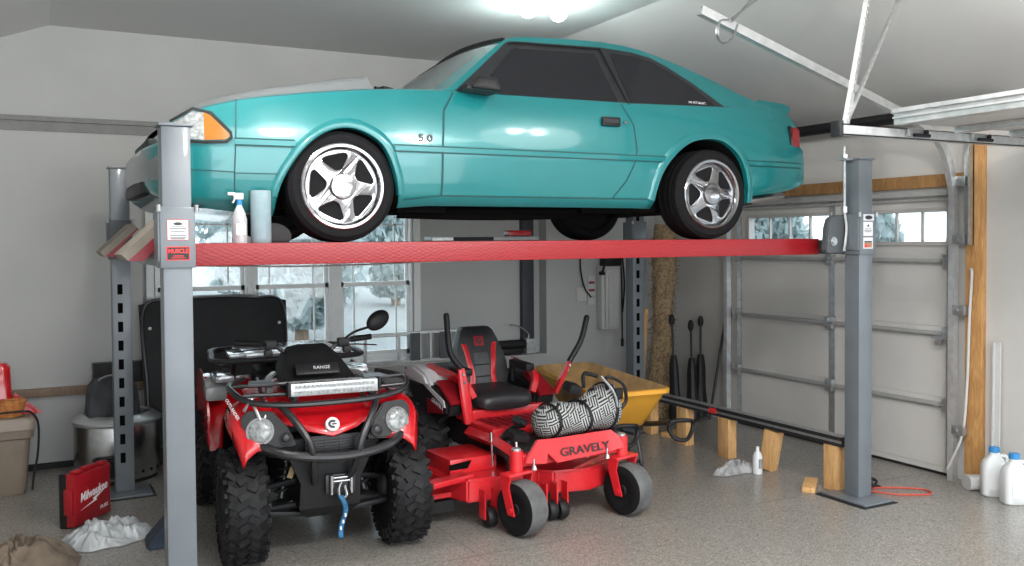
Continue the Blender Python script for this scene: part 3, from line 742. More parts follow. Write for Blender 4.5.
# wheels
def disc_plate(s_, r, rim):
    holes = []
    for k in range(5):
        a0 = 2*PI*k/5+PI/2
        pts = []
        ctrl = [(.36, 0, .10), (.47, .0, .16), (.80, 0, .385), (.855, 0, .40)]
        poly = []
        ri, ro = .40*rim, .845*rim; ai, ao = R(17), R(26.5)
        raw = [(ri, -ai*.6), (ri*1.02, ai*.6), (ri*1.25, ai*1.12), (ro*.88, ao), (ro*.97, ao*.93), (ro, ao*.6), (ro, -ao*.6), (ro*.97, -ao*.93), (ro*.88, -ao), (ri*1.25, -ai*1.12)]
        for rr, aa in raw: poly.append((rr*math.cos(a0+aa+PI/5), rr*math.sin(a0+aa+PI/5)))
        holes.append([(p.x, p.y) for p in cat([(p[0], p[1], 0) for p in poly], 3, True)])
    return holes
def car_wheel(x, s, z=.303, rot=0):
    c = Vector((x, s*.745, z)); o = s
    W = .115; tr = .303; rim = .222
    t = MB()
    prof = [(rim-.01, -W*.8), (rim+.012, -W), (tr-.03, -W*1.02), (tr-.006, -W*.86), (tr, -W*.6), (tr-.006, -.06), (tr-.006, -.052), (tr, -.045), (tr, -.004), (tr-.006, 0), (tr, .004), (tr, .045), (tr-.006, .052), (tr-.006, .06), (tr, W*.6), (tr-.006, W*.86), (tr-.03, W*1.02), (rim+.03, W*1.04), (rim+.012, W), (rim-.01, W*.8)]
    t.lathe([(r, h*o) for r, h in prof], c, 'y', 56)
    ty = t.build('tyre', 'tyre', car, off=OFF, smooth=30)
    b = MB()
    b.lathe([(rim-.02, W*.2*o), (rim-.012, W*.85*o), (rim+.004, W*.99*o), (rim+.012, W*1.04*o), (rim+.006, W*1.08*o), (rim-.008, W*1.06*o), (rim-.020, W*.92*o), (rim-.028, W*.55*o), (rim-.028, W*.2*o)], c, 'y', 56)
    pl = curve_plate([(math.cos(2*PI*k/60)*(rim-.018), math.sin(2*PI*k/60)*(rim-.018)) for k in range(60)], disc_plate(s, 1, rim), .022, .006)
    for v in pl.verts:
        rr = math.hypot(v.co.x, v.co.y); v.co.z += .018*math.cos(min(1, rr/rim)*PI)*.6-.004
    mtx = Matrix.Translation(c+Vector((0, o*W*.80, 0))) @ Euler((PI/2 if o < 0 else -PI/2, 0, 0)).to_matrix().to_4x4() @ Matrix.Rotation(rot, 4, 'Z')
    b._merge(pl, mtx, 0)
    b.lathe([(0, W*1.12*o), (.045, W*1.12*o), (.066, W*1.08*o), (.072, W*.98*o), (.074, W*.6*o)], c, 'y', 32)
    wr = b.build('rim', 'chrome', ty, off=OFF, smooth=40)
    b = MB(); b.lathe([(0, .25*W*o), (.15, .25*W*o), (.15, .1*W*o), (0, .1*W*o)], c, 'y', 32); b.box(c+Vector((-.11, 0.02*o, .05)), (.06, .05, .13), bev=.01)
    b.build('brake_disc', 'brake', ty, off=OFF)
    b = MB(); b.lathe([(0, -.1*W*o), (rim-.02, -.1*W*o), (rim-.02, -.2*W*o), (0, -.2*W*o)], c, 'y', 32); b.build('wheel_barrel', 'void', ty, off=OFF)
for s in (-1, 1):
    car_wheel(1.498, s, rot=.86); car_wheel(4.05, s, rot=-.3)

# ------------------------------------------------------------------ four post lift
lf = thing('vehicle_lift', 'grey four post vehicle lift with red tread plate runways holding the car', 'vehicle lift', (2.78, 5.7, 0))
LO = (2.78, 5.7, 0)
PH = 2.305
posts = [(.582, 4.415, 0), (4.993, 4.415, 0), (.555, 7.05, 1), (5.01, 7.05, 1)]
for px, py, far in posts:
    b = MB(); w, d = .063, .062
    b.bx(px-w, px+w, py-d, py+d, .014, PH, bev=.006)
    if far:
        for k in range(10 if px < 3 else 15): b.bx(px-.028+.03*0, px+.006, py-d-.002, py-d+.004, .22+.133*k, .22+.133*k+.072, m=1)
    p = b.build('post', ['lift', 'void'], lf, off=LO)
    b = MB(); b.bx(px-w-.012, px+w+.012, py-d-.012, py+d+.012, PH, PH+.012, bev=.002); b.build('post_cap', 'lift', p, off=LO)
    b = MB(); b.bx(px-.17, px+.10 if px > 3 else px+.17, py-.21, py+(.17 if not far else .11), 0, .014, bev=.003); b.build('base_plate', 'lift', p, off=LO)
    b = MB(); b.bx(px-.21, px+.11 if px > 3 else px+.19, py-.24, py+(.19 if not far else .12), 0, .004); b.build('rubber_mat', 'bk', p, off=LO, smooth=0)
    zb, zt = (1.665, 1.94)
    b = MB(); b.bx(px-w-.013, px+w+.013, py-d-.018, py+d+.02, zb, zt, bev=.005); b.bx(px-w-.022, px-w-.005, py-d-.01, py+d+.01, zb+.03, zt-.005, bev=.003)
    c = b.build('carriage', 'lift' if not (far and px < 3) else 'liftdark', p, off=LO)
    for q in (-1, 1):
        b = MB(); b.cyl((px+q*(w+.018), py-d-.02, zt-.02), (px+q*(w+.018), py-d-.02, zt+.01), .010, seg=10); b.build('bolt', 'galv', c, off=LO)
    if not far:
        fy = py-d-.0195
        if px < 3:
            b = MB(); b.bx(px-.047, px+.047, fy, fy+.002, 1.79, 1.884); b.bx(px-.044, px+.044, fy-.001, fy, 1.793, 1.881, m=1); s1 = b.build('instruction_label', ['orange', 'sticker'], c, off=LO, smooth=0)
            b = MB(); b.ell((px, fy-.001, 1.864), (.020, .001, .006)); b.bx(px-.012, px+.012, fy-.0016, fy-.001, 1.871, 1.874)
            b.bx(px-.028, px+.028, fy-.0016, fy-.001, 1.852, 1.854)
            for z, w2 in ((1.843, .036), (1.831, .03), (1.812, .036), (1.802, .036), (1.797, .03)): b.bx(px-w2, px+w2, fy-.0016, fy-.001, z-.0016, z+.0016)
            b.build('small_print', 'ink', s1, off=LO, smooth=0)
            b = MB(); b.bx(px-.05, px+.05, fy, fy+.002, 1.70, 1.762); b.bx(px-.046, px+.046, fy-.001, fy, 1.704, 1.758, m=1); s2 = b.build('maker_plate', ['inkr', 'ink'], c, off=LO, smooth=0)
            text('lettering', 'MUSCLE', .026, 'inkr', s2, (px-LO[0], fy-.0016-LO[1], 1.741), (1, 0, 0), (0, 0, 1), ext=.0004, bold=.0012, sx=.92)
            b = MB(); b.bx(px-.022, px+.022, fy-.0016, fy-.001, 1.718, 1.722); b.bx(px-.03, px+.03, fy-.0016, fy-.001, 1.710, 1.713); b.build('small_print', 'inkr', s2, off=LO, smooth=0)
        else:
            b = MB(); b.bx(px-.045, px+.055, fy, fy+.002, 1.893, 1.937); b.ell((px+.005, fy, 1.915), (.035, .0015, .014), m=1); b.build('emblem_plate', ['silver', 'ink'], c, off=LO, smooth=0)
            b = MB(); b.bx(px-.045, px+.045, fy, fy+.002, 1.79, 1.885)
            b.prism([(-.012, 0), (.012, 0), (0, .018)], (px, fy, 1.853), (1, 0, 0), (0, 0, 1), .001, m=1)
            for z, w2 in ((1.838, .03), (1.826, .034), (1.818, .03)): b.bx(px-w2, px+w2, fy-.0008, fy, z-.0016, z+.0016, m=1)
            b.build('instruction_label', ['sticker', 'ink'], c, off=LO, smooth=0)
            b = MB(); b.bx(px-.045, px+.045, fy, fy+.002, 1.705, 1.78); b.bx(px-.036, px+.036, fy-.0008, fy, 1.712, 1.745, m=1); b.bx(px-.036, px+.036, fy-.0008, fy, 1.746, 1.756, m=2); b.bx(px-.036, px-.01, fy-.0012, fy, 1.712, 1.735, m=3)
            b.build('warning_label', ['sticker', 'amber', 'ink', 'inkr'], c, off=LO, smooth=0)
for y0, y1 in ((4.63, 5.17), (6.17, 6.71)):
    b = MB(); b.bx(.66, 4.845, y0, y1, 1.735, ZR, bev=.004); b.bx(.66, 4.845, y0-.004, y0+.03, 1.665, ZR, bev=.004); b.bx(.66, 4.845, y1-.03, y1, 1.665, ZR, bev=.004)
    rw = b.build('runway', 'runway', lf, off=LO)
    b = MB()
    for px, s in ((.405, 1), (.0, 0)):
        if not s: continue
        u = Vector((.19, 0, .18)).normalized(); L = .262
        o = Vector((.40, y0+.02, 1.695))
        nv = Vector((-u.z, 0, u.x))
        b.prism([(0, 0), (L, 0), (L, .04), (0, .04)], o+Vector((0, .45, 0)), u, nv, .45)
        for q in (.02, .45): b.prism([(.0, 0), (L, 0), (L, -.012), (L*.55, -.015), (L*.45, -.045), (.05, -.05)], o+Vector((0, q, 0)), u, nv, .02, m=1)
    rp = b.build('wheel_stop', ['tan', 'dred'], rw, off=LO, smooth=0)
    b = MB(); b.cyl((.60, y0+.05, 1.70), (.60, y1-.05, 1.70), .02); b.box((.63, y0+.1, 1.73), (.10, .05, .07), bev=.01); b.build('hinge_pin', 'bk2', rw, off=LO)
for px in (.577, 4.95):
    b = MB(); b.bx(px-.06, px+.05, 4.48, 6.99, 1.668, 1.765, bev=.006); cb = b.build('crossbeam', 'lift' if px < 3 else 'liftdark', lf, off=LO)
    if px > 3:
        b = MB(); b.prism([(4.725, 1.69), (4.75, 1.675), (4.93, 1.675), (4.93, 1.93), (4.84, 1.935), (4.765, 1.915), (4.74, 1.85)], (0, 4.50, 0), (1, 0, 0), (0, 0, 1), .05, bev=.008)
        b.build('pulley_housing', 'liftdark', cb, off=LO)
        b = MB(); b.cyl((4.79, 4.455, 1.755), (4.79, 4.43, 1.755), .02); b.cyl((4.79, 4.45, 1.755), (4.79, 4.44, 1.755), .03); b.build('pulley_bolt', 'galv', cb, off=LO)
b = MB(); b.cyl((4.885, 4.44, 1.96), (4.885, 4.44, 2.40), .011, seg=10); b.cyl((4.885, 4.44, 2.315), (4.885, 4.44, 2.345), .028, seg=6); b.cyl((4.885, 4.44, 1.95), (4.885, 4.44, 1.99), .022, seg=6); b.box((4.90, 4.43, PH+.004), (.10, .06, .014)); b.build('anchor_rod', 'galv', lf, off=LO)
b = MB(); b.tube([(4.885, 4.44, 1.96), (4.895, 4.43, 1.85), (4.885, 4.43, 1.76), (4.86, 4.42, 1.69)], .009, seg=6); b.build('lift_cable', 'galv_w', lf, off=LO)
b = MB(); b.bx(.50, .545, 7.0, 7.02, 1.55, 1.97); b.build('cable_guard', 'liftdark', lf, off=LO)
b = MB(); b.tube([(.7, 4.95, 1.66), (1.4, 4.95, 1.645), (2.2, 4.95, 1.66)], .006, seg=6); b.build('air_hose', 'galv', lf, off=LO)

# things standing on the lift
t = thing('spray_bottle', 'clear spray bottle with white trigger head on the near runway', 'spray bottle', (.945, 4.80, ZR))
b = MB(); b.lathe([(0, 0), (.036, 0), (.038, .01), (.038, .12), (.030, .155), (.014, .19), (.012, .205), (0, .205)], seg=20); b.build('bottle', 'spray', t)
b = MB(); b.cyl((0, 0, .195), (0, 0, .222), .014); lab(b.build('collar', 'cap', t), 'blue screw collar')
b = MB(); b.box((-.004, 0, .24), (.05, .022, .034), bev=.006); b.box((-.04, 0, .252), (.035, .016, .016), bev=.003); b.box((-.024, 0, .222), (.008, .012, .035), rot=(0, .5, 0)); b.build('trigger_head', 'milk', t)
b = MB(); b.bx(-.024, .024, -.040, -.036, .04, .10); b.build('bottle_label', 'plasticwrap', t)
t = thing('paper_towel_roll', 'upright blue paper shop towel roll on the near runway beside the front tyre', 'towel roll', (1.058, 4.82, ZR))
b = MB(); b.lathe([(.02, .0), (.050, 0), (.052, .005), (.052, .268), (.050, .272), (.02, .272)], seg=32, close=True); b.grid(lambda u, v: Vector((.0528*math.cos(-2.2+u*.9), .0528*math.sin(-2.2+u*.9), .02+.2*v*u)), 8, 4); b.build('paper_sheet', 'bluepaper', t)
b = MB(); b.lathe([(.017, .001), (.02, .001), (.02, .271), (.017, .271)], seg=20, close=True); b.build('cardboard_core', 'rail', t)
b = MB(); b.prism([(0, 0), (.15, 0), (.15, .06), (.10, .10), (0, .11)], (1.08, 5.12, ZR), (1, 0, 0), (0, 0, 1), .25, bev=.01)
tag(b.build('wheel_chock', 'bk'), 'black rubber wheel chock in front of the near front tyre', 'wheel chock')
t = thing('tape_roll', 'dark roll with brown tape lying on the far runway behind the spray bottle', 'tape', (.83, 6.28, ZR))
b = MB(); b.lathe([(.03, 0), (.075, 0), (.075, .04), (.03, .04)], seg=24, close=True); b.build('tape', 'bk', t)
b = MB(); b.box((.0, 0, .06), (.09, .05, .04), rot=(0, .5, 0), bev=.012); b.build('tape_end', 'gold', t)
t = thing('bridge_jack_tray', 'low grey jack tray lying across to the far runway under the middle of the car', 'jack tray', (3.05, 6.28, ZR))
b = MB(); b.bx(-.45, .45, -.08, .08, 0, .035, bev=.004); b.bx(-.28, .05, -.085, -.08, .004, .03, m=1); b.build('tray', ['galv', 'bk'], t)
b = MB(); b.box((.30, 0, .058), (.20, .1, .045), bev=.01); b.build('jack_pad', 'red', t)
M_ = None

# ------------------------------------------------------------------ quad bike
atv = thing('quad_bike', 'red and black quad bike with light bar parked under the front of the car', 'quad bike', (1.46, 5.14, 0), R(-4))
def knob_tyre(x, y, z, r, w, parent, rimr, s, seedk=0, steer=0., n=24):
    mtx = Matrix.Translation((x, y, z)) @ Matrix.Rotation(steer, 4, 'Z')
    b = MB()
    prof = [(rimr, -w*.42), (rimr+.02, -w*.5), (r-.06, -w*.52), (r-.028, -w*.45), (r-.014, -w*.25), (r-.012, 0), (r-.014, w*.25), (r-.028, w*.45), (r-.06, w*.52), (rimr+.02, w*.5), (rimr, w*.42)]
    b.lathe([(q, h) for q, h in prof], (0, 0, 0), 'x', 40)
    for k in range(n):
        for row, (hh, tilt, ln) in enumerate(((-.36, -.5, .30), (-.12, .5, .24), (.12, -.5, .24), (.36, .5, .30))):
            a = 2*PI*(k+.5*(row % 2))/n
            rr = r-.010 if abs(hh) < .2 else r-.020
            p = Vector((hh*w, math.cos(a)*rr, math.sin(a)*rr))
            t = bmesh.new(); bmesh.ops.create_cube(t, size=1)
            bmesh.ops.scale(t, vec=(ln*w, .034, .026), verts=t.verts)
            mm = Matrix.Translation(p) @ Matrix.Rotation(a-PI/2, 4, 'X') @ Matrix.Rotation(tilt, 4, 'Z') @ Matrix.Rotation(-hh*1.1, 4, 'Y')
            b._merge(t, mm, 0)
        for q in (-1, 1):
            a = 2*PI*(k+.25)/n
            p = Vector((q*w*.515, math.cos(a)*(r-.055), math.sin(a)*(r-.055)))
            t = bmesh.new(); bmesh.ops.create_cube(t, size=1); bmesh.ops.scale(t, vec=(.018, .026, .055), verts=t.verts)
            b._merge(t, Matrix.Translation(p) @ Matrix.Rotation(a-PI/2, 4, 'X'), 0)
    bmesh.ops.transform(b.bm, matrix=mtx, verts=b.bm.verts)
    ty = b.build('tyre', 'tread', parent, smooth=30)
    b = MB(); b.lathe([(rimr+.005, -w*.4), (rimr-.01, -w*.3), (rimr-.01, w*.3), (rimr+.005, w*.4), (rimr-.02, w*.42), (rimr*.7, w*.2), (.05, w*.28), (.0, w*.28), (0, w*.0), (rimr-.03, -w*.05)], (0, 0, 0), 'x', 28)
    if s < 0:
        for v in b.bm.verts: v.co.x *= -1
    for k in range(4):
        a = k*PI/2; b.cyl((s*w*.26, .045*math.cos(a), .045*math.sin(a)), (s*w*.34, .045*math.cos(a), .045*math.sin(a)), .01, seg=6)
    bmesh.ops.transform(b.bm, matrix=mtx, verts=b.bm.verts)
    b.build('rim', 'bk2', ty)
for s in (-1, 1):
    knob_tyre(s*.455, .0, .317, .317, .215, atv, .16, s)
    knob_tyre(s*.46, 1.32, .317, .317, .26, atv, .16, s)
# bodywork
def hoodA(u, v):
    s = -1+2*v; a = abs(s)
    x = s*.40
    yf = -.285+.18*a**1.6; zf = .715+.07*a**.9*1.25
    yb = .36; zb = .955-.05*a**2
    t_ = u
    z = zf+(zb-zf)*(t_**.78)+.035*math.sin(PI*min(1, t_*1.1))*(1-a*a)
    if a > .42 and a < .6: z += .012
    return Vector((x, yf+(yb-yf)*t_, z))
b = MB(); b.grid(hoodA, 16, 28); b.build('front_hood', 'red', atv, smooth=50, solid=.012)
for s in (-1, 1):
    def fend(u, v):
        # u: front-low to rear-low, v: inner to outer
        a = R(36)+u*R(122)
        y = .03-math.cos(a)*(.335+.03*v); z = .33+math.sin(a)*(.575-.03*v*v)
        x = .30+.235*v
        z -= .05*max(0, v-.6)*2
        if v > .9: z -= .03
        if u < .25: x -= (.25-u)*.25*v
        return Vector((s*x, y, z))
    b = MB(); b.grid(fend, 22, 10); f = b.build('front_fender', 'red', atv, smooth=50, solid=.012)
    def fend2(u, v):
        a = R(38)+u*R(118)
        y = .03-math.cos(a)*.31; z = .33+math.sin(a)*.53
        return Vector((s*(.26+.26*v), y, z))
    b = MB(); b.grid(fend2, 16, 4); b.build('fender_liner', 'void', f, smooth=50)
    if s < 0:
        b = MB(); b.tube([(-.46, -.20, .875), (-.415, -.15, .93), (-.37, -.21, .80), (-.345, -.18, .84)], .010, seg=6, curve=False); b.build('silver_stripe', 'silver', f)
        text('lettering', 'OUTLANDER', .024, 'sticker', f, (-.518, -.175, .885), (.30, -.50, -.58), (.6, .0, .6), ext=.001)
    b = MB(); b.tube([(s*.30, -.02, .93), (s*.27, .18, .985), (s*.22, .30, 1.0)], .022, seg=6, flat=.5); b.build('silver_trim', 'silver', f)
    # headlamp
    c = Vector((s*.375, -.195, .755))
    b = MB(); b.prism([(-.20, -.10), (.02, -.12), (.085, -.06), (.085, .06), (.05, .095), (-.08, .09), (-.16, .0)] if s > 0 else [(.20, -.10), (-.02, -.12), (-.085, -.06), (-.085, .06), (-.05, .095), (.08, .09), (.16, .0)], c+Vector((0, .06, 0)), (1, s*.25, 0), (0, .35, 1), .07, bev=.008)
    hb = b.build('headlamp', 'bk2', atv)
    n = Vector((s*.22, -.94, .28)).normalized()
    b = MB(); b.cyl(c-n*.02+n*.0, c+n*.03, .078, .074, seg=28); b.build('chrome_bezel', 'chrome', hb)
    b = MB(); b.ell(c+n*.026, (.064, .02, .064), rot=(R(-16), 0, s*R(13))); b.build('lens', 'lens', hb)
    b = MB(); c2 = Vector((s*.245, -.245, .715)); b.cyl(c2-n*.0, c2+n*.025, .036, seg=20); b.ell(c2+n*.022, (.028, .012, .028), m=1); b.build('running_lamp', ['bk', 'bk2'], hb)
    # rear fender
    def rf(u, v):
        a = R(15)+u*R(150)
        y = 1.30-math.cos(a)*.43; z = .36+math.sin(a)*.50
        return Vector((s*(.24+.30*v), y, z-.03*(v > .85)-.04*max(0, v-.5)))
    b = MB(); b.grid(rf, 20, 8); b.prism([(-.42, .0), (.36, .02), (.40, .30), (.2, .42), (-.25, .42), (-.42, .2)], (s*.535, 1.3, .48), (0, 1, 0), (0, 0, 1), s*.014)
    r_ = b.build('rear_fender', 'red', atv, smooth=50)
    b = MB(); b.box((s*.49, 1.02, .835), (.14, .28, .10), rot=(.25, 0, 0), bev=.03); b.box((s*.44, 1.0, .90), (.12, .3, .05), bev=.02); b.build('side_panel', 'plasticwrap', r_)
    b = MB(); b.bx(s*.20, s*.50, .42, .95, .30, .335, bev=.012); b.box((s*.42, .70, .45), (.03, .45, .26), rot=(0, s*.3, 0), bev=.012); b.build('footwell', 'bk', atv)
    # suspension
    b = MB()
    b.tube([(s*.13, -.06, .30), (s*.36, .0, .27)], .022, curve=False); b.tube([(s*.13, .14, .30), (s*.36, .0, .27)], .022, curve=False)
    b.tube([(s*.13, -.04, .44), (s*.35, .0, .39)], .018, curve=False); b.box((s*.24, -.02, .26), (.24, .14, .03), rot=(0, -s*.12, 0), bev=.01); b.ell((s*.36, 0, .33), (.05, .06, .09))
    b.build('suspension_arm', 'bk', atv)
    b = MB(); b.cyl((s*.24, .0, .33), (s*.17, .06, .66), .02); 
    b.tube([(s*(.24-.07*k/60)+.036*math.cos(k*.75), .0+.06*k/60+.036*math.sin(k*.75), .35+.28*k/60) for k in range(61)], .008, seg=6, curve=False); b.build('shock_absorber', 'bk2', atv)
# central body
b = MB()
b.loft([[Vector((sx*w, y0 if k < 2 else y1, z)) for k, sx in enumerate((-1, 1, 1, -1))] for z, w, y0, y1 in ((.23, .12, -.10, .25), (.30, .17, -.18, .25), (.45, .165, -.21, .25), (.60, .23, -.22, .25), (.70, .30, -.22, .3))])
b.bx(-.2, .2, .2, 1.5, .28, .62); b.bx(-.32, .32, .0, .4, .55, .80, bev=.05); b.bx(-.28, .28, .35, 1.6, .55, .78, bev=.04)
body_a = b.build('chassis', 'bk', atv, smooth=20)
b = MB(); b.bx(-.15, .15, -.262, -.25, .60, .715); 
for k in range(7): b.bx(-.15, .15, -.275, -.258, .606+k*.016, .612+k*.016)
for k in (-3, -1, 1, 3): b.bx(k*.04-.003, k*.04+.003, -.274, -.258, .60, .71)
b.build('grille', 'bk2', atv, smooth=0)
b = MB(); b.tube([(-.43, -.13, .70), (-.40, -.20, .69), (-.26, -.315, .645), (-.06, -.355, .62), (.12, -.355, .62), (.30, -.315, .645), (.42, -.20, .69), (.45, -.13, .70)], .026, seg=10)
b.tube([(-.40, -.16, .655), (-.2, -.29, .615), (0, -.325, .595), (.2, -.29, .615), (.42, -.16, .66)], .018, seg=8)
b.build('bumper_bar', 'bk2', atv)
for s in (-1, 1):
    b = MB(); b.tube([(s*.27, -.19, .895), (s*.225, -.285, .84), (s*.155, -.345, .73), (s*.125, -.352, .64), (s*.11, -.30, .54), (s*.09, -.22, .45)], .020, seg=8); b.build('bumper_hoop', 'bk2', atv)
b = MB()
b.tube([(-.40, .30, .975), (-.49, .16, .965), (-.50, .0, .955), (-.43, -.16, .915), (-.25, -.225, .895), (0, -.24, .893), (.25, -.225, .90), (.43, -.16, .925), (.50, .0, .96), (.49, .16, .965), (.40, .30, .975)], .017, seg=8)
b.tube([(-.49, .08, .965), (-.30, .06, .97), (.30, .06, .97), (.49, .08, .97)], .013, seg=8); b.tube([(-.45, -.10, .94), (0, -.13, .935), (.45, -.10, .945)], .012, seg=8)
for x in (-.36, -.2, .2, .36): b.tube([(x, -.2, .905), (x*.95, .05, .965), (x*.9, .28, .975)], .011, seg=6)
for s in (-1, 1): b.prism([(0, 0), (.16, 0), (.13, .16), (.02, .14)], (s*.33-.08, .0, .972), (1, 0, 0), (0, 1, 0), .012)
b.build('front_rack', 'bk2', atv)
b = MB(); b.box((.035, -.165, .965), (.49, .05, .072), bev=.006)
for k in range(20):
    for j in range(2):
        b.cyl((.035-.225+.45*(k+.5)/20, -.188, .949+.032*j), (.035-.225+.45*(k+.5)/20, -.196, .949+.032*j), .011, seg=10, m=1)
for k in range(16): b.bx(.035-.24+.48*k/16, .035-.24+.48*k/16+.012, -.145, -.13, .935, .995)
lb = b.build('light_bar', ['led', 'lens'], atv)
b = MB()
for s in (-1, 1): b.box((.035+s*.22, -.155, .925), (.04, .03, .05), bev=.004); b.box((.035+s*.255, -.165, .965), (.014, .06, .08), bev=.004)
b.build('light_mount', 'bk', lb)
# badge
nb = Vector((0, -.9, .42)).normalized(); cb_ = Vector((.0, -.262, .775))
b = MB(); b.cyl(cb_-nb*.01, cb_+nb*.012, .040, .038, seg=28); bd = b.build('badge', 'sticker', atv)
b = MB(); u_, v_ = Vector((1, 0, 0)), Vector((0, .42, .9))
pp = [(.026*math.cos(a), .024*math.sin(a)) for a in [R(40+k*29) for k in range(10)]]+[(.012*math.cos(a), .010*math.sin(a)) for a in [R(301-k*29) for k in range(10)]]
b.prism(pp, cb_+nb*.0115, u_, v_, .002); b.box(cb_+nb*.013+u_*.008, (.026, .004, .008)); b.build('badge_mark', 'ink', bd, smooth=0)
# dash, handlebar
b = MB()
b.loft([[Vector((sx*w, y, z)) for sx, y, z in ((-1, y0, z0), (1, y0, z0), (1, y1, z0+.01), (.8, y1, z1), (.55, (y0+y1)/2, z1+.02), (-.55, (y0+y1)/2, z1+.02), (-.8, y1, z1))] for w, y0, y1, z0, z1 in ((.20, .04, .42, .93, .97), (.235, .10, .44, .96, 1.03), (.20, .17, .44, 1.02, 1.10), (.15, .24, .42, 1.10, 1.14))])
pod = b.build('handlebar_bag', 'bk', atv, smooth=25)
b = MB(); b.box((.0, .115, 1.035), (.26, .02, .08), rot=(R(-40), 0, 0), bev=.015); b.build('bag_pocket', 'bk2', pod)
text('lettering', 'RANGE', .03, 'sticker', pod, (.02, .094, 1.045), (1, 0, 0), (0, .64, .77), ext=.001)
b = MB()
for s in (-1, 1): b.tube([(0, .40, 1.08), (s*.12, .40, 1.10), (s*.22, .42, 1.155), (s*.38, .48, 1.165)], .013)
hbar = b.build('handlebar', 'bk2', atv)
for s in (-1, 1):
    b = MB(); b.tube([(s*.28, .445, 1.162), (s*.42, .495, 1.168)], .019, curve=False, seg=12); b.build('grip', 'bk', hbar)
    b = MB(); b.tube([(s*.22, .38, 1.14), (s*.32, .385, 1.135), (s*.44, .43, 1.12)], .008, seg=6, flat=.6); b.build('brake_lever', 'steel' if s > 0 else 'bk', hbar)
    b = MB(); b.box((s*.22, .40, 1.155), (.07, .06, .05), bev=.01); b.box((s*.24, .385, 1.11), (.05, .05, .04), bev=.01); b.build('control_pod', 'bk', hbar)
b = MB(); b.tube([(.22, .38, 1.17), (.28, .36, 1.215), (.37, .34, 1.245)], .008, seg=8); b.ell((.425, .33, 1.285), (.085, .035, .058), rot=(0, R(-28), R(15)), seg=20); b.build('mirror', 'bk', hbar)
b = MB(); b.loft([[Vector((sx*w, y, z+dz*h)) for sx, dz in ((-1, 0), (-1, .6), (-.7, 1), (.7, 1), (1, .6), (1, 0))] for y, w, z, h in ((.42, .10, .80, .10), (.52, .15, .78, .12), (.75, .18, .78, .12), (1.05, .20, .80, .14), (1.30, .21, .82, .16), (1.42, .18, .82, .13))]); b.build('seat', 'vinyl', atv, smooth=40)
b = MB(); b.ell((-.19, .62, .82), (.08, .14, .10)); b.build('tank_side', 'plasticwrap', atv)
b = MB()
b.tube([(-.46, .98, 1.0), (-.48, 1.3, 1.01), (-.42, 1.58, 1.01), (0, 1.66, 1.01), (.42, 1.58, 1.01), (.48, 1.3, 1.01), (.46, .98, 1.0), (0, .93, 1.0)], .020, closed=True, seg=8)
for x in (-.3, -.1, .1, .3): b.tube([(x, .95, 1.0), (x, 1.6, 1.01)], .013, curve=False)
for x in (-.35, .35): b.tube([(x, 1.1, 1.0), (x, 1.2, .85)], .016, curve=False)
rr = b.build('rear_rack', 'bk2', atv)
b = MB(); b.bx(-.30, .34, .95, 1.5, 1.012, 1.05, bev=.012); b.bx(-.40, -.27, .97, 1.3, 1.015, 1.045, bev=.01); b.build('rack_deck', 'plasticwrap', rr)
# winch
b = MB(); b.bx(-.035, .13, -.235, -.215, .385, .49, bev=.004); wn = b.build('winch_plate', 'bk2', atv)
for x in (-.005, .105):
    b = MB(); b.cyl((x, -.25, .385), (x, -.25, .49), .013, seg=12); b.build('fairlead_roller', 'chrome', wn)
for z in (.455, .475):
    b = MB(); b.cyl((.0, -.25, z), (.10, -.25, z), .008, seg=12); b.build('fairlead_roller', 'chrome', wn)
b = MB(); b.tube([(.05, -.25, .45), (.03, -.27, .42), (.035, -.28, .37), (.07, -.28, .38), (.065, -.26, .43)], .007, seg=6); b.build('hook', 'steel', wn)
b = MB(); b.grid(lambda u, v: Vector((.035+.02*math.sin(u*5)+.028*(v-.5)+.02*u, -.285-.01*math.sin(u*7), .385-.235*u)), 14, 3); st = b.build('pull_strap', 'bluestrap', wn, solid=.004)
b = MB()
for k in range(4): b.box((.045+.02*math.sin((.3+.15*k)*5)+.0, -.292, .31-.035*k), (.010, .002, .02))
lab(b.build('strap_print', 'sticker', st, smooth=0), 'white print on the blue strap')
b = MB(); b.box((-.19, -.12, .53), (.03, .01, .13), rot=(0, .35, 0)); lab(b.build('reflector_tab', 'gold', atv), 'tan metal tab')

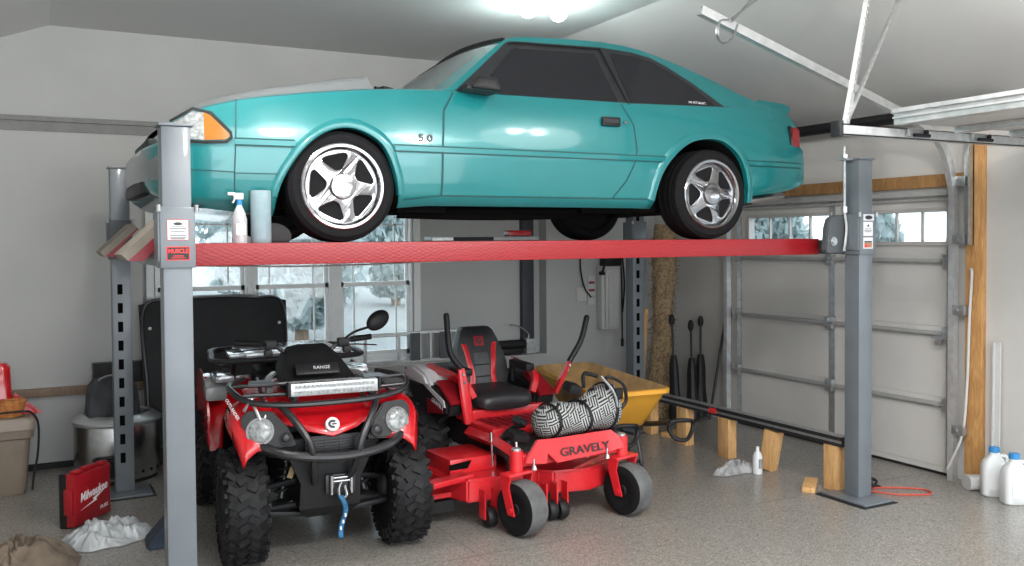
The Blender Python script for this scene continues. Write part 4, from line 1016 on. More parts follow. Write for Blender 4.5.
# ------------------------------------------------------------------ zero turn mower
mw = thing('riding_mower', 'red zero turn riding mower with black seat beside the quad bike', 'riding mower', (2.985, 4.86, 0), R(3))
for s in (-1, 1):
    cx = s*.40
    mtx = Matrix.Translation((cx, -.03, .167)) @ Matrix.Rotation(R(12), 4, 'Z')
    b = MB(); b.lathe([(.07, -.06), (.09, -.072), (.13, -.078), (.155, -.066), (.165, -.04), (.167, 0), (.165, .04), (.155, .066), (.13, .078), (.09, .072), (.07, .06)], (0, 0, 0), 'x', 36, mf=lambda i, j: 0 if i in (0, 1, 2, 7, 8, 9) else 1)
    bmesh.ops.transform(b.bm, matrix=mtx, verts=b.bm.verts)
    cw = b.build('caster_tyre', ['tyre', 'tyre_g'], mw)
    b = MB(); b.lathe([(.075, -.055), (.06, -.04), (.03, -.065), (0, -.065), (0, .065), (.03, .065), (.06, .04), (.075, .055)], (0, 0, 0), 'x', 24); bmesh.ops.transform(b.bm, matrix=mtx, verts=b.bm.verts); b.build('hub', 'bk', cw)
    b = MB()
    for q in (-1, 1):
        b.prism([(-.012, -.045), (.075, .0), (.10, .16), (.10, .21), (-.03, .21), (-.03, .16), (.03, .03), (-.04, -.02)] if 0 else [(-.028, -.03), (.028, -.03), (.085, .13), (.085, .205), (.0, .205), (.02, .13)], (q*.092-.006, 0, 0), (0, 1, 0), (0, 0, 1), .012)
        b.cyl((q*.085, 0, 0), (q*.112, 0, 0), .016, seg=10)
    b.bx(-.105, .105, -.0, .09, .195, .213, bev=.004)
    bmesh.ops.transform(b.bm, matrix=mtx, verts=b.bm.verts)
    fk = b.build('caster_fork', 'mred', mw)
    b = MB(); b.cyl((cx, .04, .375), (cx, .04, .50), .042, seg=24); b.build('caster_sleeve', 'mred', mw)
    b = MB(); b.cyl((cx, .04, .50), (cx, .04, .515), .03, seg=20, bev=.004); b.cyl((cx, .04, .36), (cx, .04, .376), .03); b.build('grease_cap', 'silver', fk)
    b = MB(); b.tube([(cx*.85, .08, .43), (cx*.82, .4, .47), (cx*.80, .8, .47)], .04, seg=4); b.build('frame_rail', 'mred', mw)
# front beam with lettering
b = MB(); b.bx(-.38, .38, .03, .10, .395, .465, bev=.004)
b.prism([(-.37, -.03), (-.22, -.05), (-.20, .01), (-.14, -.055), (.31, -.03), (.38, -.02), (.36, .05), (.30, .10), (-.14, .095), (-.26, .10), (-.33, .02)], (0, .018, .45), (1, 0, 0), (0, .25, 1), .03, bev=.003)
fb = b.build('front_beam', 'mred', mw)
text('lettering', 'GRAVELY', .072, 'ink', fb, (.075, -.016, .462), (1, 0, 0.01), (0, .25, 1), ext=.0015, sx=1.25, bold=.0012)
b = MB()
for x in (-.235, .30): b.prism([(-.035, -.025), (.03, -.025), (.02, .03)] if x < 0 else [(-.03, -.025), (.03, -.025), (-.01, .03)], (x, .0165 if x < 0 else .017, .462), (1, 0, 0), (0, .25, 1), -.001 if 0 else .0015)
b.build('gusset_cutout', 'void', fb, smooth=0)
for x in (-.31, .24):
    b = MB(); b.cyl((x, -.02, .385), (x, -.02, .41), .02, .012, seg=14); b.cyl((x, -.02, .41), (x, -.02, .45), .007, seg=8); b.build('bolt', 'steel', fb)
# cutting deck
b = MB()
b.prism([(-.71, .55), (-.62, .26), (-.30, .22), (-.12, .24), (-.05, .16), (.20, .10), (.52, .22), (.60, .5), (.60, 1.0), (.40, 1.15), (-.40, 1.15), (-.70, 1.0)], (0, 0, .155), (1, 0, 0), (0, 1, 0), .145, bev=.012)
b.bx(-.80, -.55, .40, .85, .17, .20); b.box((-.72, .32, .30), (.34, .10, .035), rot=(0, 0, .25), bev=.008)
dk = b.build('mower_deck', 'mred', mw)
b = MB(); b.bx(-.66, -.32, .42, .78, .30, .395, bev=.01); b.build('belt_cover', 'mred', dk)
b = MB(); b.prism([(0, 0), (.13, 0), (.16, .05), (0, .035)], (-.665, .418, .33), (1, 0, 0), (0, 0, 1), .002); b.build('cover_opening', 'void', dk, smooth=0)
b = MB(); b.bx(.18, .50, .55, .85, .30, .39, bev=.01); b.build('belt_cover', 'mred', dk)
b = MB(); b.prism([(.12, .185), (.42, .215), (.43, .345), (.10, .305)], (0, .125, 0), (1, .3, 0), (0, 0, 1), .012); b.build('deck_baffle', mat('faded_red', (.55, .09, .08), .5, var=.2), dk)
b = MB(); b.prism([(0, 0), (.02, 0), (.035, .03), (.02, .05), (.03, .07), (0, .06), (-.02, .03)], (.26, .195-.02, .245), (1, .3, 0), (0, 0, 1), .001); b.build('warning_sticker', 'gold', dk, smooth=0)
for x, y in ((-.50, .20), (-.10, .12), (-.035, .10), (.50, .12)):
    b = MB(); b.lathe([(0, -.03), (.055, -.03), (.063, -.015), (.063, .015), (.055, .03), (0, .03)], (x, y, .07), 'x', 24); b.build('anti_scalp_roller', 'bk', dk)
    b = MB(); b.bx(x-.045, x-.035, y-.02, y+.05, .06, .24); b.bx(x+.035, x+.045, y-.02, y+.05, .06, .24); b.build('roller_bracket', 'mred', dk)
b = MB(); b.bx(-.80, -.64, .40, .72, .08, .15); b.build('discharge_flap', 'bk', dk)
# frame, floor pan
b = MB(); b.bx(-.30, .33, .50, .95, .50, .535, bev=.006); b.prism([(0, 0), (.63, 0), (.63, .20), (0, .20)], (-.30, .50, .51), (1, 0, 0), (0, -.9, -.25), .02); b.bx(-.32, .34, .85, 1.0, .53, .60, bev=.01)
fp = b.build('floor_pan', 'mred', mw)
b = MB(); b.bx(-.24, .27, .52, .84, .534, .542, bev=.003)
for k in range(8): b.bx(-.22+.06*k, -.19+.06*k, .53, .83, .542, .548)
b.build('foot_mat', 'dred', fp, smooth=0)
b = MB(); b.bx(-.28, .30, .30, 1.2, .34, .50); b.tube([(-.30, .25, .36), (-.33, .35, .46), (-.22, .45, .52), (-.18, .30, .60)], .02); b.box((-.24, .28, .53), (.12, .10, .05), rot=(.3, .2, 0), bev=.01); b.box((-.18, .36, .60), (.10, .05, .05), rot=(0, .5, .3), bev=.01); b.tube([(-.30, .3, .3), (-.30, .3, .5)], .018, curve=False); b.tube([(-.32, .5, .4), (-.2, .35, .47), (-.05, .38, .50)], .016); b.box((-.3, .38, .42), (.10, .14, .05), rot=(.2, .3, .2), bev=.01)
b.build('lift_linkage', 'bk2', mw)
b = MB(); b.tube([(-.28, .22, .33), (-.28, .24, .50)], .010, curve=False); b.tube([(-.35, .42, .32), (-.36, .42, .54)], .010, curve=False); b.tube([(.28, .25, .33), (.28, .26, .45)], .01, curve=False); b.build('lift_rod', 'steel', mw)
# seat
b = MB(); b.bx(-.24, .24, .95, 1.5, .50, .64, bev=.02); b.build('seat_base', 'bk', mw)
def ring_round(cx, cy, cz, w, d, ax, n=16, p=3.2):
    r = []
    for k in range(n):
        a = 2*PI*k/n; c, s_ = math.cos(a), math.sin(a)
        r.append(Vector((cx+w*math.copysign(abs(c)**(2/p), c), cy, cz+d*math.copysign(abs(s_)**(2/p), s_))))
    return r
st = None
b = MB(); b.loft([ring_round(0, y, z, w, d, 'y') for y, z, w, d in ((.80, .645, .17, .03), (.815, .645, .20, .055), (.87, .66, .23, .065), (1.05, .665, .24, .06), (1.20, .67, .235, .065), (1.27, .67, .21, .05))])
b.build('seat_cushion', 'vinyl', mw, smooth=45)
b = MB(); b.prism([(-.15, 0), (.15, 0), (.11, .045), (-.11, .045)], (0, .807, .628), (1, 0, 0), (0, .3, 1), .006, bev=.002); b.build('cushion_panel', 'greyvinyl', mw)
def backring(z, y, w, d):
    r = []
    for k in range(20):
        a = 2*PI*k/20; c, s_ = math.cos(a), math.sin(a); p = 3
        r.append(Vector((w*math.copysign(abs(c)**(2/p), c), y+d*math.copysign(abs(s_)**(2/p), s_)-.035*(abs(c)**3)*(s_ < 0), z)))
    return r
BK = [(.68, 1.22, .17, .05), (.70, 1.225, .205, .062), (.78, 1.24, .225, .065), (.88, 1.262, .222, .065), (.97, 1.285, .195, .06), (1.05, 1.305, .165, .055), (1.115, 1.322, .135, .045), (1.135, 1.328, .11, .025)]
b = MB(); b.loft([backring(*r) for r in BK]); sb = b.build('seat_back', 'vinyl', mw, smooth=45)
def onback(x, z, o=.003):
    for r0, r1 in zip(BK, BK[1:]):
        if z <= r1[0]:
            t_ = (z-r0[0])/(r1[0]-r0[0]); w = r0[2]+(r1[2]-r0[2])*t_; y = r0[1]+(r1[1]-r0[1])*t_; d = r0[3]+(r1[3]-r0[3])*t_
            c = min(.99, abs(x)/w); return Vector((x, y-d*(1-c**3)**(1/3)-.035*c**4.5-o, z))
    return Vector((x, BK[-1][1], z))
for s in (-1, 1):
    pts = [(s*.095, .70), (s*.085, .80), (s*.105, .90), (s*.115, .97), (s*.13, 1.02)]
    P = cat([(p[0], p[1], 0) for p in pts], 5)
    b = MB(); b.loft([[onback(p.x-.020*(1+.0), p.y), onback(p.x, p.y, .006), onback(p.x+.020, p.y)] for p in P], caps=False, closed_v=False); lab(b.build('seat_stripe', 'red', sb), 'red stripe')
b = MB(); b.grid(lambda u, v: onback(-.06+.12*u, .70+.25*v, .004), 6, 10); 
pn = b.build('back_panel', 'greyvinyl', sb)
b = MB()
for z in (.78, .865): b.tube([onback(-.06, z, .006), onback(0, z, .006), onback(.06, z, .006)], .004, seg=4)
b.build('stitching', 'bk', pn)
b = MB(); b.grid(lambda u, v: onback(-.04+.08*u, 1.0+.07*v, .006), 4, 4); lg = b.build('seat_emblem', 'dred', sb)
text('lettering', 'G', .06, 'ink', lg, tuple(onback(0, 1.035, .009)), (1, 0, 0), (0, .25, 1), ext=.001, bold=.002)
for s in (-1, 1):
    b = MB(); b.box((s*.255, 1.05, .86), (.075, .26, .055), rot=(.05, 0, 0), bev=.02); b.box((s*.25, 1.18, .79), (.03, .04, .13), bev=.008); b.build('armrest', 'bk', mw)
    # side console
    b = MB(); b.prism([(.90, .57), (1.45, .50), (1.50, .74), (1.35, .80), (1.05, .76), (.88, .66)], (s*.27, 0, 0), (0, 1, 0), (0, 0, 1), s*.17, bev=.02)
    cs_ = b.build('side_console', 'bk', mw)
    if s < 0:
        b = MB(); b.prism([(1.12, .745), (1.52, .76), (1.56, .84), (1.40, .875), (1.2, .83)], (s*.28, 0, 0), (0, 1, 0), (0, 0, 1), s*.19, bev=.02); b.prism([(.91, .63), (.93, .675), (1.3, .79), (1.3, .765)], (s*.442, 0, 0), (0, 1, 0), (0, 0, 1), s*.006); lab(b.build('console_cover', 'sticker', cs_), 'white cover')
    b = MB(); b.box((s*.36, .98, .722), (.13, .26, .03), rot=(.50, 0, 0), bev=.006); b.prism([(.95, .585), (1.2, .55), (1.2, .66), (.95, .62)], (s*.442, 0, 0), (0, 1, 0), (0, 0, 1), s*.004); b.build('console_panel', 'dred', cs_)
    if s < 0: text('lettering', 'GRAVELY', .045, 'sticker', cs_, (-.4505, 1.02, .640), (0, -1, -.22), (0, -.22, 1), ext=.001)
    b = MB(); b.tube([(s*.24, .88, .68), (s*.30, .95, .80), (s*.36, 1.35, .86)], .03, seg=4); b.build('console_frame', 'mred', cs_)
    # rear tyre
    knob_tyre(s*.46, 1.38, .30, .30, .30, mw, .15, s, n=22)
# control levers
def lever(p0, p1, p2, p3):
    p0, p1, p2, p3 = map(Vector, (p0, p1, p2, p3))
    b = MB(); b.tube([p0, p0.lerp(p1, .5), p1], .03, seg=8, flat=.45, rr=lambda t_: .034+.010*math.sin(PI*t_)-.008*t_)
    for q in (.75, .9): b.cyl(p0.lerp(p1, q)+Vector((0, -.028, 0)), p0.lerp(p1, q)+Vector((0, .0, 0)), .010, seg=8, m=1)
    lv = b.build('steering_lever', ['mred', 'steel'], mw)
    b = MB(); b.tube([p1, p2, p3], .021, seg=12); b.ell(p3, (.021, .021, .021)); b.build('lever_grip', 'bk', lv)
lever((-.30, .83, .52), (-.345, .86, .90), (-.42, .88, 1.02), (-.435, .90, 1.265))
lever((.36, .76, .68), (.47, .74, .90), (.575, .74, 1.05), (.63, .745, 1.21))
b = MB(); b.bx(-.42, .42, 1.25, 1.95, .35, .62); b.bx(-.30, .30, 1.5, 1.95, .62, .80, bev=.05); b.build('engine', 'bk', mw)

# patterned tote bag on the mower
t = thing('tote_bag', 'black and white geometric pattern soft bag lying on the mower floor', 'bag', (3.12, 5.06, .50), R(9))
t.scale = (1.08, 1.05, 1.1)
def bagp(u, v):
    a = 2*PI*v; x = -.30+.60*u
    rz = .075+.055*u+.012*math.sin(u*9); ry = .105+.03*u
    e = min(1, u/.06, (1-u)/.05) if 0 < u < 1 else 0.
    e = .25+.75*math.sqrt(max(0, e))
    return Vector((x, ry*e*math.cos(a)*(1+.06*math.sin(x*23+a*2)), rz+.02+rz*e*math.sin(a)*(1+.05*math.sin(x*31+a*3))))
b = MB(); b.loft([[bagp(i/30, j/22) for j in range(22)] for i in range(31)]); b.build('bag_body', 'weave', t, smooth=60)
for x in (-.21, .02, .23):
    b = MB(); u = (x+.30)/.6; b.tube([bagp(u, k/22)*1.0+Vector((0, 0, .003))+(bagp(u, k/22)-Vector((x, 0, .15))).normalized()*.006 for k in range(22)], .012, seg=5, closed=True, n=1, flat=.5); b.build('bag_strap', 'bk', t)
b = MB(); b.tube([(.20, -.06, .27), (.17, -.10, .345), (.26, -.14, .30), (.30, -.13, .20), (.27, -.12, .15)], .011, seg=6); b.tube([(.1, .04, .27), (.12, .06, .35), (.22, .05, .33)], .013, seg=6); b.box((.24, -.125, .24), (.06, .03, .07), bev=.012); b.box((.0, .03, .28), (.10, .09, .06), rot=(.3, .3, 0), bev=.02)
b.build('bag_handle', 'bk', t)
b = MB(); b.tube([(.14, -.08, .35), (.20, -.13, .25), (.24, -.125, .12)], .008, seg=6); b.build('shoulder_strap', 'plasticwrap', t)

# ------------------------------------------------------------------ wheelbarrow
wb = thing('wheelbarrow', 'yellow plastic wheelbarrow with black loop grips behind the mower', 'wheelbarrow', (3.98, 6.15, 0), R(-5))
def rr_poly(w0, w1, l0, l1, z, n=5, r=.09):
    out = []
    cor = [(-w0, l0), (w0, l0), (w1, l1), (-w1, l1)]
    cen = [(-w0+r, l0+r), (w0-r, l0+r), (w1-r, l1-r), (-w1+r, l1-r)]
    for i, (cx, cy) in enumerate(cen):
        a0 = PI+i*PI/2
        for k in range(n+1): out.append(Vector((cx+r*math.cos(a0+k*PI/2/n), cy+r*math.sin(a0+k*PI/2/n), z)))
    return out
def tilt(r, k): return [p+Vector((0, 0, (p.y+.6)*k)) for p in r]
R1 = [(.315, .27, -.62, .60, .66, 0), (.33, .285, -.635, .615, .655, 0), (.33, .285, -.635, .615, .625, 0), (.31, .265, -.61, .59, .628, 0), (.24, .16, -.42, .32, .345, 0), (.22, .14, -.40, .30, .33, 0)]
R2 = [(.315, .27, -.62, .60, .66, 1), (.30, .255, -.60, .58, .645, 1), (.23, .15, -.41, .31, .355, 1), (.215, .135, -.39, .29, .345, 1)]
b = MB()
A = [tilt(rr_poly(w0, w1, l0, l1, z), .045) for w0, w1, l0, l1, z, q in R1[::-1]]+[tilt(rr_poly(w0, w1, l0, l1, z), .045) for w0, w1, l0, l1, z, q in R2[1:]]
b.loft(A, mf=lambda i, j: 0 if i < 5 else 1); b.build('tray', ['yellow', 'dusty'], wb, smooth=40)
for s in (-1, 1):
    b = MB(); b.tube([(s*.10, .65, .22), (s*.17, .3, .29), (s*.215, -.3, .34), (s*.235, -.72, .42)], .020, seg=10); hd = b.build('handle', 'bk2', wb)
    b = MB(); b.tube([(s*.235+.055+dx, -.80+.5*abs(dx-.03), .385+dz) for dx, dz in ((-.055, .05), (.06, .055), (.125, .03), (.115, -.035), (.045, -.085), (-.03, -.075), (-.075, -.01))], .016, seg=10, closed=True); b.build('loop_grip', 'bk', hd)
    b = MB(); b.tube([(s*.20, -.28, .33), (s*.21, -.36, .02), (s*.21, -.26, .012), (s*.20, -.02, .30)], .013, seg=8, n=4); b.build('leg', 'bk2', wb)
b = MB(); b.tube([(-.21, -.33, .05), (.21, -.33, .05)], .011, curve=False); b.box((0, 0, .32), (.36, .5, .02)); b.build('cross_brace', 'bk2', wb)
b = MB(); b.lathe([(.08, -.03), (.12, -.045), (.17, -.04), (.185, 0), (.17, .04), (.12, .045), (.08, .03)], (0, .66, .185), 'x', 32); whl = b.build('tyre', 'tyre', wb)
b = MB(); b.lathe([(.085, -.03), (.03, -.04), (0, -.04), (0, .04), (.03, .04), (.085, .03)], (0, .66, .185), 'x', 24); b.cyl((-.11, .66, .185), (.11, .66, .185), .01); b.build('rim', 'sticker', whl)

# ------------------------------------------------------------------ long bar on lumber blocks
b = MB(); b.bx(-.035, .035, 4.52, 6.95, -.028, .0); b.bx(-.035, .035, 4.52, 6.95, .012, .04); b.bx(-.028, .028, 4.52, 6.95, -.0, .012)
t = thing('steel_channel_bar', 'long black steel channel bar lying on the upright lumber blocks', 'bar', (4.985, 0, .35))
b.build('channel', ['bk2'], t, smooth=0)
b = MB(); b.bx(-.037, -.034, 4.52, 6.95, -.004, .014); b.bx(-.036, .036, 4.52, 6.95, .0401, .043); b.build('bare_edge', 'galv', t, smooth=0)
b = MB(); b.bx(-.039, -.035, 5.83, 5.92, -.01, .03); b.build('red_tag', 'inkr', t, smooth=0)
for i, (x, y, tl, l) in enumerate(((5.0, 6.80, 0, 'upright lumber block nearest the straw roll, partly behind the wheelbarrow'), (4.985, 6.28, 0, 'upright lumber block just behind the wheelbarrow grip'), (4.985, 5.74, 0, 'upright lumber block between the wheelbarrow grip and the white bottle'), (4.985, 5.24, 1, 'tilted lumber block right behind the small white bottle'), (4.995, 4.62, 0, 'upright lumber block beside the right lift post'))):
    b = MB(); h = .322
    b.box((0, 0, h/2), (.085, .13 if i != 3 else .12, h), rot=(R(10) if tl else 0, 0, .25 if tl else 0), bev=.003)
    if tl:
        mn = min(v.co.z for v in b.bm.verts)
        for v in b.bm.verts: v.co.z -= mn
        mx = max(v.co.z for v in b.bm.verts)
        for v in b.bm.verts: v.co.z *= .322/mx
    o = b.build('lumber_block', 'block'); o.location = (x, y, 0); tag(o, l, 'wood block', 'lumber blocks under the bar')
b = MB(); b.box((0, 0, .019), (.30, .09, .038), bev=.003); o = b.build('lumber_offcut', 'block'); o.location = (4.88, 4.74, .0); o.rotation_euler = (0, 0, R(40)); tag(o, 'flat lumber offcut at the foot of the block beside the right lift post', 'wood block')
b = MB(); b.box((0, 0, .019), (.30, .09, .038), bev=.003); o = b.build('lumber_offcut', 'block'); o.location = (5.14, 6.62, 0); o.rotation_euler = (0, 0, R(15)); tag(o, 'flat lumber offcut on the floor below the straw roll', 'wood block')

# small things on the floor at right
t = thing('small_bottle', 'small white squeeze bottle on the floor before the tilted lumber block', 'bottle', (4.83, 5.22, 0))
b = MB(); b.lathe([(0, 0), (.034, 0), (.036, .01), (.036, .13), (.025, .16), (.013, .17), (0, .17)], seg=20); b.build('bottle_body', 'milk', t)
b = MB(); b.cyl((0, 0, .168), (0, 0, .205), .015, .012); b.build('bottle_cap', 'sticker', t)
b = MB(); b.box((.0, -.0355, .08), (.035, .006, .07)); b.build('bottle_label', 'plasticwrap', t)
from mathutils import noise as mnoise
def crumple(name, m, loc, sx, sy, h, seed, n=56, label='', cat_='', rot=0, folds=3.):
    rnd = random.Random(seed); ph = [rnd.random()*6.28 for _ in range(8)]
    def f(u, v):
        x, y = -1+2*u, -1+2*v; k = max(abs(x), abs(y)); r = math.hypot(x, y) or 1
        e = 1+.16*math.sin(2*math.atan2(y, x)+ph[0])+.10*math.sin(3*math.atan2(y, x)+ph[1])+.05*math.sin(8*math.atan2(y, x)+ph[2])
        px_, py_ = sx*k*e*x/r, sy*k*e*y/r
        q = Vector((x*folds*.5+ph[3], y*folds*.5+ph[4], ph[5]))
        wq = q+.7*Vector((mnoise.noise(q*1.3), mnoise.noise(q*1.3+Vector((5, 3, 1))), 0))
        ridge = 1-abs(mnoise.noise(wq))*2.2
        ridge2 = 1-abs(mnoise.noise(wq*2.3+Vector((2, 7, 3))))*2
        z = h*max(0, 1-k**3)*(.30+.5*max(0, ridge)+.22*max(0, ridge2))+.10*h*(1-k)
        return Vector((px_, py_, max(.002, z+.004)))
    b = MB(); b.grid(f, n, n); b.grid(lambda u, v: Vector((f(u, v).x, f(u, v).y, .001)), n, n)
    bmesh.ops.remove_doubles(b.bm, verts=b.bm.verts, dist=.0004)
    o = b.build(name, m, smooth=60); o.location = loc; o.rotation_euler = (0, 0, rot); tag(o, label, cat_); return o
crumple('shop_rag', 'greyrag', (4.70, 5.33, 0), .17, .10, .09, 3, label='crumpled grey rags on the floor beside the white squeeze bottle', cat_='rag', folds=4)
crumple('cloth_rag', 'rag', (-.10, 5.72, 0), .30, .26, .15, 5, label='crumpled brown cloth on the floor at the bottom left corner', cat_='rag', rot=.4, folds=4.5)
crumple('plastic_bag', 'clearbag', (.36, 5.93, 0), .25, .18, .13, 9, label='milky plastic bag in front of the red tool case', cat_='bag', rot=.35, folds=3.5)
b = MB()
for k in range(4): b.tube([(5.21+.05*math.sin(k*2.1+j*.9)+.02*j, 4.52+.07*math.cos(k+j*1.1)+.012*j, .012+.014*k) for j in range(7)], .008, seg=6)
tag(b.build('coiled_cable', 'bk'), 'tangle of black cable behind the right lift post foot', 'cable')
b = MB(); b.tube([(5.12, 4.54, .01), (5.25, 4.50, .006), (5.40, 4.42, .006), (5.52, 4.30, .006), (5.46, 4.20, .006), (5.30, 4.27, .006), (5.22, 4.32, .01), (5.12, 4.48, .012)], .006, seg=6)
tag(b.build('red_cable', 'orange'), 'thin red cable looping on the floor by the right lift post', 'cable')
def jug(x, y, rz, label):
    t = thing('jug', label, 'jug', (x, y, 0), rz, group='white jugs with blue caps')
    b = MB(); b.loft([rr_poly(w, w, -d, d, z, 4, min(.04, w*.6)) for z, w, d in ((0, .075, .055), (.008, .082, .062), (.20, .082, .062), (.24, .07, .052), (.275, .036, .03), (.285, .03, .028), (.30, .03, .028))])
    b.build('jug_body', 'milk', t, smooth=45)
    b = MB(); b.cyl((-.0, 0, .298), (0, 0, .335), .036, .034, seg=24, bev=.004); b.build('jug_cap', 'cap', t)
    b = MB(); b.tube([(.035, 0, .275), (.075, 0, .27), (.085, 0, .22), (.078, 0, .16)], .012, seg=8); b.build('jug_handle', 'milk', t)
    b = MB(); b.bx(-.05, .05, -.0645, -.062, .05, .17); b.build('jug_label', 'sticker', t)
jug(5.83, 3.985, R(-40), 'white jug with blue cap, the left one of the two by the door jamb')
jug(5.77, 3.80, R(-25), 'white jug with blue cap, the right one, cut by the photo edge')
t = thing('vinyl_strip', 'white vinyl trim strip leaning against the wall beside the wooden jamb', 'trim strip', (5.965, 4.06, 0))
b = MB(); b.box((0, 0, .52), (.012, .05, 1.04), rot=(0, .012, 0), bev=.003); b.box((-.012, .02, .52), (.02, .01, 1.03), rot=(0, .012, 0)); b.build('strip', 'paleW', t)
b = MB(); b.loft([ring_round(0, y, .05, w, h, 'y') for y, w, h in ((-.10, .05, .045), (-.02, .055, .05), (.06, .06, .05), (.10, .075, .05))]); o = b.build('downspout_elbow', 'paleW'); o.location = (5.88, 4.12, 0.002); o.rotation_euler = (0, 0, R(60)); tag(o, 'pale plastic downspout elbow on the floor at the foot of the wooden jamb', 'pipe fitting')
b = MB(); b.tube([(5.935, 4.245, 1.55), (5.925, 4.23, 1.50), (5.93, 4.25, 1.2), (5.92, 4.26, .7), (5.91, 4.29, .35), (5.90, 4.40, .08)], .010, seg=8); tag(b.build('white_cord', 'paleW'), 'white release cord hanging down the wooden door jamb', 'cord')

# straw roll, tools, stick
t = thing('straw_roll', 'tall ragged roll of straw matting standing in the back corner', 'straw roll', (5.56, 7.40, 0))
rnd = random.Random(4)
rg = []
for i in range(40):
    z = 1.93*i/39; ring = []
    for k in range(22):
        a = 2*PI*k/22; r = .105+.015*math.sin(z*5)+rnd.uniform(-.012, .012)
        ring.append(Vector((r*math.cos(a)+.16*z/1.93*1.0, r*math.sin(a)+.12*z/1.93, z)))
    rg.append(ring)
b = MB(); b.loft(rg); b.build('roll', 'straw', t, smooth=60)
b = MB()
for k in range(420):
    z = rnd.random()*1.9; a = rnd.random()*2*PI; r = .113
    p = Vector((r*math.cos(a)+.16*z/1.93, r*math.sin(a)+.12*z/1.93, z)); d = Vector((rnd.uniform(-.5, .5)+.4*math.cos(a), rnd.uniform(-.5, .5)+.4*math.sin(a), rnd.uniform(-1, .3))).normalized()
    b.tube([p-d*.05, p+d*.05], .003, seg=3, curve=False, m=k % 2)
o = b.build('loose_straw', ['straw', 'straw2'], t, smooth=0); o['kind'] = 'stuff'
b = MB(); b.box((0, 0, .55), (.04, .09, 1.1), rot=(0, .06, 0), bev=.003); o = b.build('wood_board', 'pine'); o.location = (5.28, 7.33, 0); tag(o, 'narrow pine board standing beside the straw roll', 'board')
def folded(x, y, h, rz, label):
    t = thing('folded_umbrella', label, 'umbrella', (x, y, 0), rz, group='folded black things leaning in the corner')
    b = MB(); b.tube([(0, 0, .02), (.0, .05, h*.3), (0, .09, h*.66)], .06, seg=10, rr=lambda u: .056+.006*math.sin(u*9)+.010*(1-u)-.03*u**3); b.build('canopy', 'bk', t)
    b = MB(); b.tube([(0, .09, h*.64), (0, .14, h)], .012, curve=False); b.build('shaft', 'bk2', t)
    b = MB(); b.ell((0, .145, h), (.03, .03, .06)); b.build('handle', 'bk', t)
folded(5.50, 7.06, .98, R(-20), 'folded black umbrella closest to the straw roll')
folded(5.68, 7.03, .92, R(-30), 'folded black umbrella in the middle of the corner bundle')
folded(5.83, 7.10, .95, R(-40), 'folded black umbrella nearest the garage door track')
b = MB(); b.tube([(5.84, 6.98, .01), (5.965, 6.86, 1.12)], .013, curve=False); tag(b.build('pole', 'bk2'), 'thin dark pole leaning on the wall left of the garage door', 'pole')

# wall items
t = thing('wall_appliance', 'tall white wall mounted electrical box with black top hoses', 'appliance', (5.32, YB, 0))
b = MB(); b.bx(-.085, .13, -.10, 0, .84, 1.50, bev=.01); b.bx(-.05, .12, -.125, -.09, .86, 1.46, bev=.008); b.bx(-.02, .02, -.135, -.12, .88, 1.40, bev=.004); b.build('housing', 'paleW', t)
b = MB(); b.bx(-.05, .14, -.12, -.005, 1.50, 1.62, bev=.012); b.bx(-.07, .17, -.14, -.01, 1.62, 1.74, bev=.012); b.box((-.10, -.13, 1.43), (.06, .04, .04), bev=.012); b.tube([(-.06, -.12, 1.52), (-.09, -.14, 1.47), (-.11, -.14, 1.43)], .014); b.build('valve_head', 'bk', t)
for k, z in enumerate((1.33, 1.25, 1.18)):
    b = MB(); b.bx(-.185, -.115, -.012, -.004, z-.012, z+.012); b.build('warning_label', 'dred' if k < 2 else 'strut', t)
b = MB(); b.bx(-.20, -.11, -.010, 0, 1.10, 1.40); b.build('side_cover', 'paleW', t)
b = MB(); b.tube([(-.29, -.03, 1.75), (-.30, -.03, 1.5), (-.25, -.03, 1.28), (-.17, -.03, 1.18)], .009, seg=6); b.tube([(.12, -.145, 1.74), (.135, -.145, 1.2), (.14, -.145, .72)], .009, seg=6); b.cyl((.14, -.145, .66), (.14, -.145, .74), .016); b.tube([(.19, -.05, 1.75), (.235, -.05, 1.35), (.22, -.05, 1.10), (.145, -.14, 1.02)], .010, seg=6); b.build('black_hose', 'bk', t)
b = MB(); b.bx(4.98, 5.11, YB-.012, YB, 1.14, 1.28, bev=.004); o = b.build('outlet_plate', 'wall_r'); tag(o, 'pale outlet plate on the wall left of the white electrical box', 'outlet')
t = thing('ladder', 'aluminium ladder lying on its side on the ledge below the windows', 'ladder', (3.55, YB+.03, .627))
b = MB(); b.bx(-.95, .47, -.02, .02, 0, .03); b.bx(-.95, .47, -.02, .02, .27, .295); b.build('rail', 'galv', t, smooth=0)
for x in (-.85, -.52, -.2, .40):
    b = MB(); b.bx(x, x+.022, -.015, .015, .03, .27); b.build('rung', 'galv', t, smooth=0)
for x in (-.40, -.10):
    b = MB(); b.bx(x, x+.10, -.022, -.016, .02, .28); b.build('step_plate', 'liftdark', t, smooth=0)
b = MB(); b.bx(.12, .27, -.026, -.018, .0, .29)
for q in ((.15, .05), (.24, .05), (.15, .24), (.24, .24)): b.cyl((q[0], -.035, q[1]), (q[0], -.024, q[1]), .012, seg=8, m=1)
b.build('foot_plate', ['liftdark', 'galv'], t, smooth=0)
t = thing('caulk_gun', 'black handled tool resting on the ledge behind the mower seat', 'tool', (4.28, YB+.05, .63))
b = MB(); b.cyl((-.22, 0, .10), (.12, 0, .10), .045); b.ell((-.22, 0, .10), (.05, .045, .06)); b.box((-.05, 0, .03), (.25, .06, .06), bev=.01); b.build('barrel', 'bk', t)
b = MB(); b.tube([(.10, -.02, .1), (.16, -.02, .19), (.05, -.02, .28), (-.05, -.02, .30)], .008, seg=6); b.bx(.13, .24, -.03, .03, 0, .15); b.build('frame', 'galv', t)
